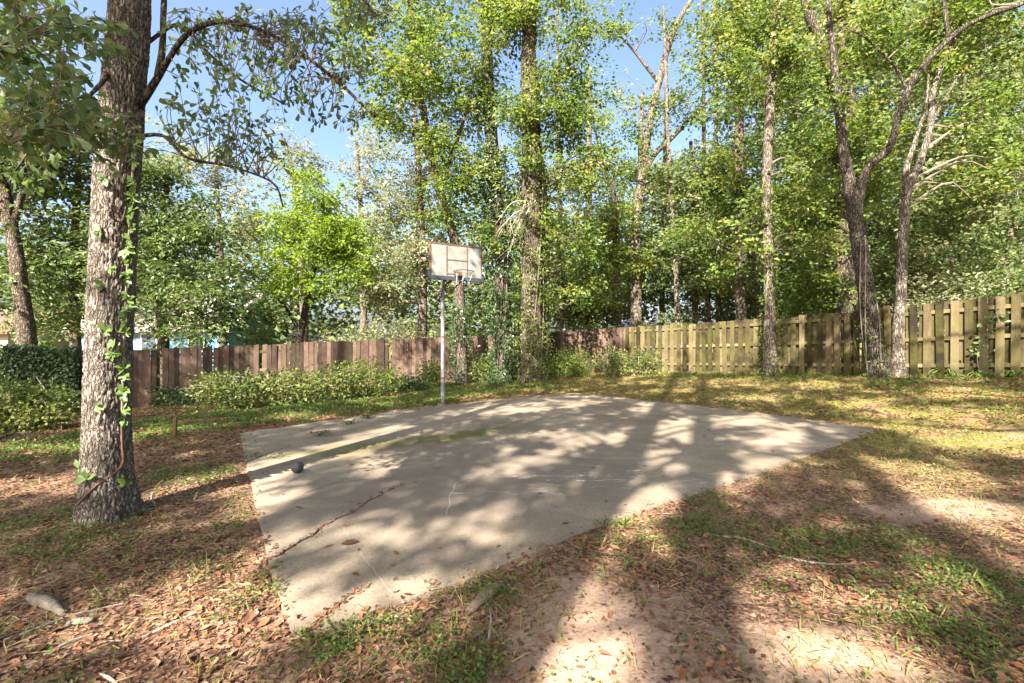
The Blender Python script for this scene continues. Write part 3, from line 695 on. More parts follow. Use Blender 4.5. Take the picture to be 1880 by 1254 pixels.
tree('dark_leaved_tree', 'dark green tree between the leaning trunk and the thick grey trunk', 18.5, [(140, 660, 24), (135, 520, 20), (140, 380, 14), (150, 260, 8)],
     [(130, 480, 80, 120, 0, 1.3), (150, 310, 90, 110, 0, 1.3), (90, 590, 90, 40, -1.0, 1.2)], 'dark_leaf', L=.13)
for k, (tr, bl_) in enumerate([([(410, 640, 16), (405, 480, 13), (400, 360, 9), (395, 290, 5)], [(410, 350, 90, 65, 0, .75), (350, 290, 80, 60, 0, .6), (470, 400, 70, 50, 0, .7), (330, 420, 70, 60, 0, .7)]),
                               ([(560, 640, 15), (548, 400, 12), (535, 310, 9), (520, 250, 5)], [(540, 260, 42, 40, 0, .6), (550, 330, 45, 45, 0, .6), (505, 300, 30, 50, 0, .4)]),
                               ([(668, 640, 15), (665, 450, 12), (660, 350, 8), (655, 260, 5)], [(650, 275, 50, 35, 0, .7), (680, 340, 45, 55, 0, .7), (700, 270, 40, 40, 0, .6), (640, 400, 50, 60, 0, .6)])]):
    tree('thin_crowned_tree', ('thin-crowned pale tree against the sky behind the blue house', 'thin-crowned pale tree against the sky behind the bright tree', 'thin-crowned pale tree between the bright tree and slim pale-barked tree')[k], 27 + k, tr, bl_, 'pale_leaf', 'bark_pale', L=.17, group='thin pale trees against the sky', sides=6)
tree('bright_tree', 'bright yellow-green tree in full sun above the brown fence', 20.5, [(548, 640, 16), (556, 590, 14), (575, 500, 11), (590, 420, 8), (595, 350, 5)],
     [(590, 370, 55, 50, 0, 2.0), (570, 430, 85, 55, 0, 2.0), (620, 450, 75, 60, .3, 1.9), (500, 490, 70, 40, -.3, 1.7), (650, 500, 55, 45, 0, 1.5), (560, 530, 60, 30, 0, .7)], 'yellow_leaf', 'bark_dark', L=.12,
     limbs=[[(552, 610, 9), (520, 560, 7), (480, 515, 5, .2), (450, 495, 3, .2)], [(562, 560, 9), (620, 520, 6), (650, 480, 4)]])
tree('slender_tree', 'slim pale-barked tree behind the brown fence beside the basketball pole', 21.5, [(775, 615, 18), (776, 520, 16), (772, 400, 14), (768, 300, 11), (760, 180, 7)],
     [(740, 430, 55, 110, 0, 1.2), (760, 300, 60, 70, 0, 1.0), (710, 520, 60, 60, -.5, 1.3), (790, 480, 40, 80, .5, 1.0)], 'pale_leaf', 'bark_pale', L=.13)
tree('leaning_tree', 'slim tree leaning over the backboard with ivy at its foot', 16.6, [(848, 695, 22), (846, 600, 19), (843, 520, 18), (832, 435, 17), (806, 345, 16), (785, 250, 13), (768, 140, 11), (755, 20, 8), (750, -80, 6)],
     [(700, 90, 90, 70, 0, 1.1), (790, 150, 95, 110, 0, 1.3), (740, 210, 70, 55, .3, 1.2), (840, 40, 110, 60, 0, 1.1), (690, 10, 90, 45, 0, 1.2), (840, 280, 55, 70, 0, 1.0), (828, 400, 38, 60, -.2, .7), (800, 330, 45, 60, -.3, .7), (790, -50, 140, 50, 0, .5)], 'mid_leaf', L=.12, limbs=[[(806, 345, 9), (845, 240, 7), (870, 150, 4)]])
tree('ivy_wrapped_tree', 'dark ivy-wrapped trunk standing just before the brown fence', 17.0, [(926, 695, 32), (924, 560, 28), (918, 430, 26), (906, 300, 25), (897, 170, 22), (892, 40, 19), (890, -90, 15)],
     [(880, 120, 65, 110, 0, 1.2), (875, 340, 50, 80, .4, 1.1), (905, 440, 45, 80, .5, .9), (930, 20, 80, 60, 0, 1.1), (860, -40, 120, 60, 0, .5)], 'mid_leaf', 'bark_dark', L=.12)
tree('tall_tree', 'tallest straight brown trunk rising from the far tip of the court', 16.6, [(978, 695, 50), (977, 640, 42), (976, 500, 36), (975, 350, 33), (973, 200, 30), (971, 60, 26), (970, -120, 20)],
     [(1035, 120, 65, 70, 0, 1.4), (1020, 215, 80, 65, 0, 1.5), (1060, 290, 65, 60, .5, 1.2), (955, 280, 40, 110, .5, 1.0), (1045, 400, 65, 80, .5, 1.2), (1050, 520, 70, 60, .8, 1.2), (1010, 10, 100, 50, 0, 1.1), (1090, 60, 60, 40, 0, .9)], 'mid_leaf', 'bark_brown', L=.12,
     limbs=[[(998, 690, 18, .5), (1000, 520, 17, .5), (1000, 380, 14, .5), (988, 250, 10, .4), (985, 130, 7, .4)]])
tree('forked_tree', 'pale forked tree with bare spreading limbs against the sky', 24, [(1168, 640, 22), (1168, 520, 20), (1166, 430, 20), (1175, 350, 19), (1180, 320, 17), (1192, 230, 14), (1212, 140, 12), (1238, 55, 10), (1275, -10, 8), (1310, -60, 6)],
     [(1120, 340, 60, 85, 0, 1.0), (1110, 200, 60, 70, 0, .7), (1090, 40, 70, 40, 0, .7), (1260, 160, 75, 40, 0, .6), (1200, 60, 50, 45, 0, .4), (1300, 220, 55, 45, 0, .8), (1230, 330, 60, 50, 0, .8), (1175, 200, 40, 60, 0, .5), (1160, 460, 60, 60, .5, .8)], 'mid_leaf', 'bark_pale', L=.14,
     limbs=[[(1178, 335, 12), (1176, 250, 10), (1180, 170, 6)], [(1182, 320, 12), (1200, 285, 11), (1228, 258, 10), (1270, 215, 8), (1308, 178, 5)], [(1172, 420, 9), (1120, 340, 7), (1095, 250, 4)], [(1208, 150, 7), (1165, 95, 5), (1130, 55, 3)]])
tree('slender_tree', 'thin white-barked sapling seen over the joint of the two fences', 25, [(1276, 620, 12), (1275, 500, 11), (1273, 380, 9), (1268, 260, 6)], [(1250, 420, 70, 70, 0, 1.0), (1290, 330, 60, 60, 0, 1.0), (1260, 520, 70, 45, 0, 1.0)], 'woods_leaf', 'bark_pale', L=.14, sides=6)
tree('dark_trunked_tree', 'dark ivy-covered trunk above the seam of the brown and yellow fences', 23, [(1133, 640, 17), (1132, 540, 16), (1130, 440, 13), (1124, 330, 10)], [(1095, 500, 60, 60, 0, 1.1), (1130, 420, 50, 60, 0, 1.0)], 'mid_leaf', 'bark_dark', L=.13, sides=6)
tree('straight_tree', 'straight reddish trunk growing behind the yellow fence', 19, [(1361, 620, 22), (1359, 500, 20), (1357, 350, 18), (1356, 200, 17), (1355, 50, 15), (1355, -100, 12)],
     [(1340, 110, 65, 90, 0, 1.1), (1310, 30, 60, 60, 0, .9), (1340, 330, 70, 80, .5, 1.3), (1320, 450, 70, 70, .5, 1.2), (1370, -10, 90, 50, 0, .5)], 'mid_leaf', 'bark_brown', L=.13)
tree('vine_clad_tree', 'slim mottled trunk standing close before the yellow fence', 14.4, [(1413, 690, 30), (1413, 620, 23), (1411, 480, 19), (1408, 350, 18), (1412, 250, 18), (1419, 130, 17), (1431, 0, 16), (1442, -140, 12)],
     [(1400, 170, 75, 110, .5, 1.1), (1450, 300, 60, 80, .8, 1.0), (1440, 60, 80, 60, 0, 1.0), (1390, 400, 50, 60, .8, .7), (1470, 440, 40, 40, 1, .9), (1430, -50, 120, 50, 0, .5)], 'mid_leaf', 'bark_pale', L=.12)
tree('stout_tree', 'stout grey trunk standing close behind the yellow fence', 16.5, [(1554, 620, 46), (1552, 500, 44), (1546, 400, 41), (1546, 300, 38), (1552, 200, 34), (1552, 90, 30), (1550, -20, 27), (1548, -140, 20)],
     [(1500, 250, 80, 90, .3, 1.2), (1500, 420, 70, 90, .6, 1.3), (1600, 330, 60, 80, .5, 1.2), (1580, 60, 90, 70, 0, 1.0), (1480, 110, 60, 60, 0, 1.0), (1500, 540, 70, 45, .5, 1.3), (1560, -40, 140, 50, 0, .5)], 'mid_leaf', 'bark_brown', L=.13,
     limbs=[[(1535, 180, 20, -.5), (1512, 90, 20, -1), (1488, 35, 19, -1.2), (1474, -20, 16, -1.3)], [(1553, 150, 12), (1600, 90, 9), (1660, 20, 7)]])
tree('curved_tree', 'dark leaning trunk with one long limb sweeping out over the lawn', 12.2, [(1614, 690, 44), (1604, 620, 35), (1590, 540, 33), (1578, 450, 30), (1568, 390, 28), (1560, 340, 25), (1548, 270, 21), (1540, 190, 17), (1530, 100, 13), (1520, 0, 9)],
     [(1670, 120, 90, 90, .8, .7), (1700, 240, 80, 60, .8, .5), (1800, 110, 90, 80, .8, .6), (1760, 20, 110, 50, .5, .7), (1600, 60, 70, 60, .6, .6), (1550, 180, 60, 70, .5, .5), (1690, -40, 150, 40, 0, .5)], 'mid_leaf', 'bark_dark', L=.11,
     limbs=[[(1576, 400, 17), (1580, 350, 18), (1596, 306, 17, -.3), (1632, 272, 16, -.6), (1650, 215, 15, -.9), (1678, 145, 14, -1.2), (1742, 72, 13, -1.4), (1800, 35, 12, -1.6), (1880, 6, 10, -1.8), (1960, -20, 6, -2)], [(1742, 72, 10, -1.4), (1736, 30, 9, -1.4), (1733, -20, 8, -1.4)], [(1668, 170, 6), (1640, 120, 5), (1590, 70, 4), (1560, 55, 3)]])
tree('pale_forked_tree', 'slim pale trunk forking high up next to the dark leaning trunk', 12.0, [(1649, 690, 30), (1648, 620, 23), (1653, 540, 22), (1658, 440, 20), (1666, 350, 19), (1688, 300, 15), (1706, 240, 14), (1716, 160, 12), (1750, 80, 10), (1790, 20, 8), (1820, -60, 6)],
     [(1790, 230, 90, 70, .9, .7), (1840, 60, 80, 80, .6, .7), (1760, 330, 60, 50, .9, .6), (1720, 100, 60, 60, .8, .4), (1850, 330, 60, 60, .9, .7)], 'mid_leaf', 'bark_pale', L=.11,
     limbs=[[(1662, 360, 14), (1664, 310, 13), (1680, 260, 9), (1700, 190, 6), (1705, 130, 4)], [(1708, 230, 6), (1760, 140, 5), (1810, 95, 3)]])
tree('leaning_sapling', 'thin sapling leaning over the right end of the shadowbox fence', 15.5, [(1838, 600, 15), (1850, 460, 14), (1866, 360, 12), (1880, 260, 10), (1900, 140, 7)], [(1850, 250, 70, 90, 0, 1.1), (1830, 430, 70, 70, 0, 1.1), (1890, 120, 80, 80, 0, 1.1)], 'woods_leaf', 'bark_pale', L=.12, sides=6)
# slim trees of the wood behind, told apart only by where they stand
wr = np.random.default_rng(77)
WL = ['slim tree in the wood behind the limbs of the pale forked tree',
      'slim tree in the wood just behind the straight reddish trunk',
      'slim tree in the wood behind the dark bush by the mottled trunk',
      'slim tree in the wood between the mottled trunk and stout grey trunk',
      'slim tree in the wood behind the dark leaning trunk',
      'slim tree in the wood behind the fork of the pale trunk',
      'slim tree in the wood behind the pale twiggy thicket',
      'slim tree in the wood between the twiggy thicket and olive thicket',
      'slim tree in the wood behind the leaning thin sapling',
      'slim tree past the leaning thin sapling near the fence end',
      'slim tree beyond the very end of the shadowbox fence',
      'slim tree before the grey-roofed house by the tallest trunk',
      'slim tree behind the second stem of the tallest trunk',
      'slim tree between the pale forked tree and thin white sapling',
      'slim tree between the thin white sapling and straight reddish trunk',
      'slim tree behind the mottled trunk at the yellow fence',
      'slim tree directly behind the stout grey trunk',
      'slim tree between the stout trunk and pale forking trunk beyond the fence',
      'slim tree rising out of the pale twiggy thicket',
      'slim tree deep in the wood behind the olive thicket',
      'slim tree deepest in the wood behind the stout grey trunk',
      'slim tree beyond the ivy hedge and leaning bare trunk',
      'slim tree far along beyond the end of the ivy hedge',
      'slim tree behind the dense dark green trees over the fence']
for k, (px, Y) in enumerate([(1215, 27), (1320, 28), (1455, 26), (1500, 23), (1610, 27), (1690, 22), (1735, 25), (1790, 21), (1900, 22), (1960, 18), (2050, 16), (1080, 30), (1030, 27), (1245, 22), (1300, 24), (1395, 23), (1570, 21), (1650, 19), (1765, 18), (1815, 24), (1480, 28), (-60, 22), (-140, 18), (220, 28)]):
    dx = wr.normal() * 12; tp = wr.uniform(-80, 150); wd = wr.uniform(9, 16)
    tree('woodland_tree', WL[k], Y, [(px, 640, wd), (px + dx * .3, 480, wd * .9), (px + dx, 330, wd * .75), (px + dx * 1.4, 180, wd * .55), (px + dx * 1.8, tp, wd * .35)],
         [(px + wr.normal() * 25, cy, 75, 65, 0, .95) for cy in (30, 150, 270, 390, 500)] if px > 1380 or px < 0 else [(px + wr.normal() * 25, cy, 60, 55, 0, .9) for cy in ((330, 430, 520) if px > 1000 else (450, 540))],
         'woods_leaf', ('bark_brown', 'bark_pale')[k % 2], L=.15, group='slim trees in the wood beyond the fences', sides=6, nl=8)
# the far wood itself: one mass
fb = []
for px in range(-1500, 3300, 62):
    topy = 330 if px < -150 else 470 if px < 380 else (520 if px < 480 else (440 if px < 760 else (400 if px < 1150 else (380 if px < 1380 else 330))))
    for py in range(topy, 620, 62):
        fb.append((px + wr.normal() * 18, py + wr.normal() * 14, 62, 52, 31 + wr.uniform(-2, 7), (1.0 if px > 480 else .7) * (1.5 if py > 520 else 1)))
V, Fo, t, C = crown(fb, .38, m=24)
o = obj('far_wood', mesh('far_wood', V, Fo, M['woods_leaf'], t)); tag(o, 'far sunlit wood closing the view behind the trees', 'wood', kind='stuff')

# undergrowth beyond the fence
def shrub(name, label, C0, ra, n, L, leaf, stems=7, group=None, cat='shrub', m=18, dead=0):
    C0 = np.array(C0, float); g = float(gz(C0[:1], C0[1:2])[0]); root = thing(name, (C0[0], C0[1], g), label, cat, group)
    ra = np.array(ra, float); nc = max(6, n // m); c = np.array([C0[0], C0[1], g + ra[2] * .95])
    d = rnd_dirs(nc) * (rng.random((nc, 1)) ** (1 / 3.4)); C = c + d * ra * (.5 + .95 * vnoise(d * 2 + C0[0], 1.9))[:, None]
    C[:, 2] = np.maximum(C[:, 2], g + .06)
    idx = np.repeat(np.arange(nc), m); k = len(idx); off = rng.normal(size=(k, 3)) * L * np.array([1.6, 1.6, 1.0])
    P = C[idx] + off; P[:, 2] = np.maximum(P[:, 2], gz(P[:, 0], P[:, 1]) + .02)
    V, Fo, q = leaves(DIAM, P, L * rng.uniform(.6, 1.3, k), norm(off + d[idx] * L + rng.normal(size=(k, 3)) * L), norm(rng.normal(size=(k, 3)) * .7 + d[idx] * .6 + np.array([0, 0, .7])))
    mb = MB(); b = np.array([C0[0], C0[1], g - .03])
    for tcl in C[rng.permutation(nc)[:stems]]:
        s0 = b + np.array([rng.normal() * ra[0] * .25, rng.normal() * ra[1] * .25, 0]); mb.add(*tube(smooth_path([s0, (s0 + tcl) / 2 + rng.normal(size=3) * .06, tcl], 6), np.linspace(.012, .004, 6), 5))
    for _ in range(dead):
        s0 = c + rnd_dirs(1)[0] * ra * .8; s1 = s0 + rnd_dirs(1)[0] * np.array([.5, .4, .35]); mb.add(*tube(smooth_path([s0, (s0 + s1) / 2 + rng.normal(size=3) * .05, s1], 5), np.linspace(.006, .002, 5), 4))
    mb.part('stem', M['twig' if not dead else 'dead_twig'], root)
    part('foliage', V, Fo, M[leaf], root, np.repeat(np.clip(rng.normal(.45, .18, nc)[idx] + rng.normal(0, .17, k), 0, 1), q), kind='stuff')
    return root
def back(px, Y): return ((px - CX) / F * Y, Y)
for px, Y, rx, rz, lf, lab in [(500, 19.5, 1.6, .95, 'mid_leaf', 'green bush below the bright yellow-green tree'), (640, 20, 1.7, 1.25, 'pale_leaf', 'pale sage-green bush behind the brown fence'), (715, 20.5, 1.5, 1.5, 'pale_leaf', 'tall silvery bush left of the slim pale-barked tree'),
                               (400, 18, 1.5, .95, 'dark_leaf', 'ivy-dark bush topping the shaded fence boards'), (560, 18.9, 1.4, .85, 'dark_leaf', 'leafy vine mound spilling against the back of the fence'), (1080, 22.5, 1.8, 1.2, 'mid_leaf', 'green bush before the grey-roofed house'),
                               (1230, 23, 1.7, 1.3, 'woods_leaf', 'olive bush behind the left end of the yellow fence'), (1460, 18, 1.4, 1.6, 'mid_leaf', 'dark bush between the slim mottled trunk and stout trunk'), (1740, 14.8, 1.6, 1.5, 'pale_leaf', 'pale twiggy thicket above the right fence'),
                               (1850, 14, 1.5, 1.7, 'woods_leaf', 'olive thicket behind the right end of the fence'), (820, 21, 1.1, 1.0, 'mid_leaf', 'green bush showing under the backboard'), (466, 20.5, 1.0, 1.5, 'mid_leaf', 'tall green bush between the blue house and bright tree')]:
    x, y = back(px, Y); shrub('bush', lab, (x, y), (rx, rx * .7, rz), int(1500 * rx * rz), .12, lf, dead=26 if 'twiggy' in lab else 0)

# shrubs in the yard
for px, py, rx, ry, rz, lf, lab, n in [(420, 752, .95, .7, .52, 'shrub_leaf', 'straggly olive shrub with dry twigs at the left of the shrub bed', 3600), (510, 745, .8, .6, .48, 'shrub_leaf', 'low yellowing shrub in the middle of the bed before the fence', 2600), (590, 738, .85, .6, .50, 'shrub_leaf', 'sunlit rounded shrub near the gap in the boards', 2800), (672, 730, .8, .6, .55, 'mid_leaf', 'green upright shrub at the right end of the shrub bed', 2600),
                                       (50, 790, 1.0, .6, .50, 'shrub_leaf', 'sunlit shrub in front of the ivy hedge', 3600), (792, 712, .45, .4, .55, 'mid_leaf', 'small bush right behind the hoop pole', 1400), (885, 702, .6, .4, .5, 'shrub_leaf', 'bush between the leaning trunk and ivy-wrapped trunk', 1700),
                                       (1038, 692, .95, .5, .55, 'mid_leaf', 'dark green bush against the brown boards right of the tall trunk', 3000), (1122, 690, .6, .4, .5, 'shrub_leaf', 'bush at the seam of the brown and yellow fences', 1600), (1178, 690, .75, .45, .48, 'shrub_leaf', 'yellow-green bush before the left boards of the yellow fence', 2300),
                                       (745, 718, .6, .4, .22, 'ivy_leaf', 'low dark plant at the foot of the fence left of the hoop', 1200), (330, 745, .9, .35, .3, 'ivy_leaf', 'low dark ivy clump at the foot of the shaded boards', 1500)]:
    g = G(px, py); shrub('shrub', lab, g[:2], (rx, ry, rz), int(n * .95), .085, lf, stems=14, dead=30 if 'dry' in lab else (10 if lf == 'shrub_leaf' else 0))
# ivy hedge smothering the left end of the fence
root = thing('ivy_hedge', (*LEFT[1], gz(*LEFT[1])), 'thick dark ivy smothering the left end of the fence', 'ivy')
n = 15000; s0, s1 = s_at_px(LEFT, lenL, -200), s_at_px(LEFT, lenL, 150)
ss = rng.uniform(s0, s1, n); q = np.array([polyline_at(LEFT, a)[0] for a in ss]); hz = rng.random(n) ** .8 * 1.9
bul = .12 + .30 * fbm(np.stack([ss, hz], -1), 1.3, 3) + rng.normal(0, .05, n)
nrm = np.array([.48, -.877]); P = np.column_stack([q + nrm * bul[:, None], gz(q[:, 0], q[:, 1]) + hz + (fbm(np.stack([ss, ss * 0], -1), 1.5) - .4) * .3])
V, Fo, k = leaves(DIAM, P, .085 * rng.uniform(.6, 1.3, n), norm(rng.normal(size=(n, 3)) + np.array([0, 0, -.8])), norm(rng.normal(size=(n, 3)) * .5 + np.array([.4, -.8, .5])))
part('foliage', V, Fo, M['ivy_leaf'], root, np.repeat(rng.random(n), k), kind='stuff')
mb = MB()
for a in np.linspace(s0, s1, 14):
    p, _ = polyline_at(LEFT, a); b = np.array([*(p + nrm * .06), float(gz(*p))]); mb.add(*tube(smooth_path([b, b + np.array([rng.normal() * .15, 0, .7]), b + np.array([rng.normal() * .3, 0, 1.7])], 8), .012, 5))
mb.part('stem', M['twig'], root)

# ivy climbing on trunks in the yard
def ivy_on(label, Y, path, wid, n, L, leaf, spread=1.0, vine='twig'):
    pp = path_px([(a, b, wid) for a, b in path], Y); sp = smooth_path(pp, 60); g = float(gz(sp[:1, 0], sp[:1, 1])[0])
    root = thing('climbing_ivy', (sp[0, 0], sp[0, 1], g), label, 'ivy')
    k = (rng.random(n) ** 1.25 * 59).astype(int); th = rng.uniform(0, 2 * math.pi, n); d = np.column_stack([np.cos(th), np.sin(th), np.zeros(n)])
    rad = sp[k, 3] * (1 + rng.random(n) * .25) + np.abs(rng.normal(0, .09, n)) * spread * (1.3 - k / 60)
    P = sp[k, :3] + d * rad[:, None] + rng.normal(size=(n, 3)) * .05; P[:, 2] = np.maximum(P[:, 2], g + .03)
    P = P[vnoise(P, 2.2) > .35]; d = d[:len(P)]; n = len(P); d = norm(P - sp[np.argmin(((P[:, None, 2] - sp[None, :, 2]) ** 2), 1), :3])
    V, Fo, q = leaves(DIAM, P, L * rng.uniform(.6, 1.3, n), norm(rng.normal(size=(n, 3)) * .6 + np.array([0, 0, -.8]) + d * .4), norm(d + rng.normal(size=(n, 3)) * .4 + np.array([0, 0, .4])))
    part('foliage', V, Fo, M[leaf], root, np.repeat(np.clip(rng.normal(.5, .25, n), 0, 1), q), kind='stuff')
    for a in range(3):
        t0 = rng.uniform(0, 6.28); kk = np.arange(0, 60, 4); ph = t0 + kk * .04
        V, Fq = tube(sp[kk, :3] + np.column_stack([np.cos(ph), np.sin(ph), 0 * ph]) * (sp[kk, 3:4] + .012), .012, 5); part('stem', V, Fq, M[vine], root)
ivy_on('dark ivy sheathing the ivy-wrapped trunk from the ground up', 17, [(926, 695), (924, 560), (919, 440), (908, 320), (898, 180)], 36, 11000, .10, 'ivy_leaf', 1.7)
ivy_on('bright ivy climbing the tallest trunk and skirting its foot', 16.6, [(978, 695), (977, 640), (976, 500), (975, 350), (973, 200)], 42, 5200, .10, 'mid_leaf', 1.7)
ivy_on('ivy around the foot of the leaning trunk by the hoop', 16.6, [(848, 695), (846, 620), (843, 560)], 22, 2400, .09, 'ivy_leaf', 1.6)
ivy_on('light green vine dotting the slim mottled trunk', 14.4, [(1413, 690), (1412, 560), (1410, 450), (1408, 330)], 22, 2000, .075, 'mid_leaf', 1.1)
ivy_on('sparse vine at the foot of the dark leaning trunk', 12.2, [(1612, 688), (1600, 610), (1588, 540), (1572, 430)], 36, 600, .06, 'mid_leaf', .5)
# dead twigs hung up on the tallest trunk
root = thing('dead_branch', W(968, 360, 16.3), 'bare grey dead branch hung against the tallest trunk', 'branch')
for a in range(7):
    p0 = W(968 + a, 365 + a * 4, 16.3); e = W(905 + rng.uniform(-12, 45), 440 + rng.uniform(-50, 35), 16 + rng.normal() * .3); mid = (p0 + e) / 2 + np.array([0, -.1, .22 + rng.normal() * .1])
    P = smooth_path([p0, mid, e], 12); mb = MB(); mb.add(*tube(P, np.linspace(.018, .005, 12), 5))
    for b in range(4):
        k = rng.integers(4, 11); q = P[k]; mb.add(*tube(smooth_path([q, q + rng.normal(size=3) * .12, q + rng.normal(size=3) * .3 + np.array([0, 0, -.2])], 5), np.linspace(.007, .003, 5), 4))
    mb.part('twig', M['dead_twig'], root)

# ------------------------------------------------------------------ the near tree on the left
NY = 3.77
b0 = G(197, 950); nb = np.array([b0[0], b0[1], float(gz(b0[:1], b0[1:2])[0])])
near = thing('shade_tree', nb, 'thick grey-barked oak with a creeper on its trunk beside the court', 'tree')
tp = path_px([(195, 1000, 168), (196, 950, 128), (196, 905, 108), (195, 850, 95), (197, 720, 88), (203, 560, 87), (210, 420, 86), (217, 300, 85), (226, 180, 82), (236, 60, 77), (242, -60, 72), (250, -300, 66), (262, -700, 55), (280, -1150, 40)], b0[1])
sp = smooth_path(tp, 600)
def lob(t, th): return 1 + np.exp(-t * 34) * (.17 * np.cos(3 * th + 1.0) + .12 * np.cos(5 * th + .4) + .10)
V, Fq = tube(sp[:, :3], sp[:, 3], 150, bark=.011, bs=34, seed=2.0, lobes=lob); part('trunk', V, Fq, M['bark_near'], near, smooth=True)
LB = [[(255, 195, 19), (285, 150, 15), (312, 105, 12, -.1), (345, 62, 11, -.2), (400, 40, 10, -.3), (470, 52, 8, -.4), (545, 92, 6, -.4), (620, 150, 7, -.3), (690, 215, 5, -.2)],
      [(290, 140, 15), (298, 90, 13), (300, 20, 12, .1), (306, -60, 10, .2), (320, -200, 7, .2)],
      [(255, 90, 8), (330, 45, 7, .3), (380, 95, 6, .5), (440, 145, 5, .6), (520, 190, 4, .7)],
      [(250, 250, 9), (300, 250, 8, -.2), (345, 290, 7, -.4), (420, 305, 5, -.5), (500, 335, 4, -.6), (520, 380, 3, -.6)],
      [(200, 60, 16), (150, 40, 14, -.5), (80, 60, 12, -1.0), (10, 80, 10, -1.3), (-90, 100, 7, -1.5)],
      [(205, 130, 10), (170, 170, 9, -.6), (120, 215, 8, -1.1), (60, 250, 6, -1.4), (0, 270, 4, -1.6)],
      [(240, -150, 24), (340, -200, 18, .3), (480, -160, 13, .4), (620, -60, 9, .5), (690, 30, 6, .6)]]
spine = [sp[::7]]
for lb in LB:
    q = smooth_path(path_px(lb, b0[1]), 40); spine.append(q)
    V, Fq = tube(q[:, :3], q[:, 3], 12, bark=q[:, 3].mean() * .1, bs=12, seed=5); part('limb', V, Fq, M['bark_dark'], near, smooth=True)
nodes = np.concatenate(spine[1:])[:, :3]
# leafy twigs: (px, py, rx, ry, depth, how many)
NB = [(90, 120, 130, 110, 2.5, 52), (40, 230, 100, 80, 2.4, 30), (170, 220, 90, 70, 2.6, 26), (230, 270, 60, 50, 2.9, 12), (30, 30, 120, 60, 2.7, 34), (190, 60, 70, 60, 3.0, 16), (60, 320, 80, 40, 3.0, 10),
      (430, 190, 90, 80, 3.4, 34), (370, 60, 90, 60, 3.6, 22), (500, 120, 80, 70, 3.5, 26), (560, 60, 90, 60, 3.6, 26), (470, 30, 100, 40, 3.8, 22), (640, 130, 60, 60, 3.8, 16), (440, 275, 60, 40, 3.2, 9), (330, 200, 50, 60, 3.5, 8), (640, 30, 90, 40, 4.0, 22), (560, 180, 80, 60, 3.8, 22), (385, 140, 60, 60, 3.6, 12), (620, 230, 50, 40, 3.9, 9), (500, 250, 50, 40, 3.5, 8)]
mbt = MB(); LP = []; LX = []; LN = []
nr = np.random.default_rng(99)
for (cx, cy, rx, ry, Y, n) in NB:
    for _ in range(n):
        d = norm(nr.normal(size=3)) * nr.random() ** .5; c = W(cx + d[0] * rx, cy + d[1] * ry, Y + d[2] * .5)
        k = int(np.argmin(((nodes - c) ** 2).sum(1))); a = nodes[k]; ln = np.linalg.norm(c - a)
        mid = (a + c) / 2 + nr.normal(size=3) * ln * .12 + np.array([0, 0, .05 * ln]); P = smooth_path([a, mid, c], 9)
        mbt.add(*tube(P, np.linspace(.0045, .0016, 9), 5, cap=False))
        dr = norm(P[-1] - P[-3])
        for j in range(nr.integers(7, 12)):
            u_ = nr.random(); pos = P[-1] - dr * u_ * min(.2, ln * .6) + nr.normal(size=3) * .012
            LP.append(pos); LX.append(dr * .5 + nr.normal(size=3) * .75 + np.array([0, 0, -.35])); LN.append(nr.normal(size=3) * .6 + np.array([0, -.3, .6]))
mbt.part('branchwork', M['twig'], near, kind='stuff')
LP = np.array(LP); LX = norm(np.array(LX)); LN = norm(np.array(LN)); LS = nr.uniform(.05, .095, len(LP)) * np.where(LP[:, 0] / LP[:, 1] > -.72, .8, 1)
pxs = LS * F / LP[:, 1]; inf = (abs(LP[:, 0] / LP[:, 1]) < 1.12) & ((LP[:, 2] - H) / LP[:, 1] < .75)
order = np.argsort(-np.where(inf, pxs, 0)); big = order[:300]; rest = order[300:]
oak_me = [mesh('leaf', OAK[0] * np.array([1, wd, 1]), OAK[1], M['near_leaf_obj'], smooth=True) for wd in (.85, 1.1, 1.3)]
for j in big:
    x_ = LX[j]; y_ = norm(np.cross(LN[j], x_)); z_ = np.cross(x_, y_)
    mtx = mathutils.Matrix([[*(x_[k] * LS[j], y_[k] * LS[j], z_[k] * LS[j]), LP[j][k] - nb[k]] for k in range(3)] + [[0, 0, 0, 1]])
    o = obj('leaf', oak_me[j % 3], near); o.matrix_basis = mtx
V, Fo, k = leaves(OAK, LP[rest], LS[rest], LX[rest], LN[rest]); part('crown', V, Fo, M['near_leaf'], near, np.repeat(nr.random(len(rest)), k), smooth=True, kind='stuff')
# rust-brown vine stem and five-leaved creeper on its trunk
vine = thing('creeper_vine', W(150, 945, b0[1] - .22), 'green creeper with rust-brown stem climbing the thick grey trunk', 'vine')
def on_trunk(px, py, out=.012):
    z_ = H - (py - CY) / F * (b0[1] - .2); k = int(np.argmin(abs(sp[:, 2] - z_))); c = sp[k]; Yf = c[1]
    for _ in range(4):
        x_ = (px - CX) / F * Yf; dx = x_ - c[0]; rr_ = c[3] * 1.03 + out; dx = max(-rr_ * .97, min(rr_ * .97, dx)); Yf = c[1] - math.sqrt(max(rr_ ** 2 - dx ** 2, 0))
    return np.array([c[0] + dx, Yf, z_])
vp = [(138, 945), (150, 925), (175, 895), (200, 865), (212, 820), (218, 770), (220, 700), (222, 640), (226, 560), (230, 470), (234, 380), (238, 290), (240, 190), (242, 90), (244, 0)]
q = smooth_path(np.array([on_trunk(*a, .008) for a in vp[:9]]), 90); V, Fq = tube(q, np.linspace(.010, .005, 90), 8, bark=.003, bs=20); part('stem', V, Fq, M['vine_stem'], vine, smooth=True)
q2 = smooth_path(np.array([on_trunk(*a, .012) for a in [(240, 760), (243, 640), (244, 520), (247, 400), (250, 250)]]), 50); V, Fq = tube(q2, .009, 6); part('stem', V, Fq, M['twig'], vine)
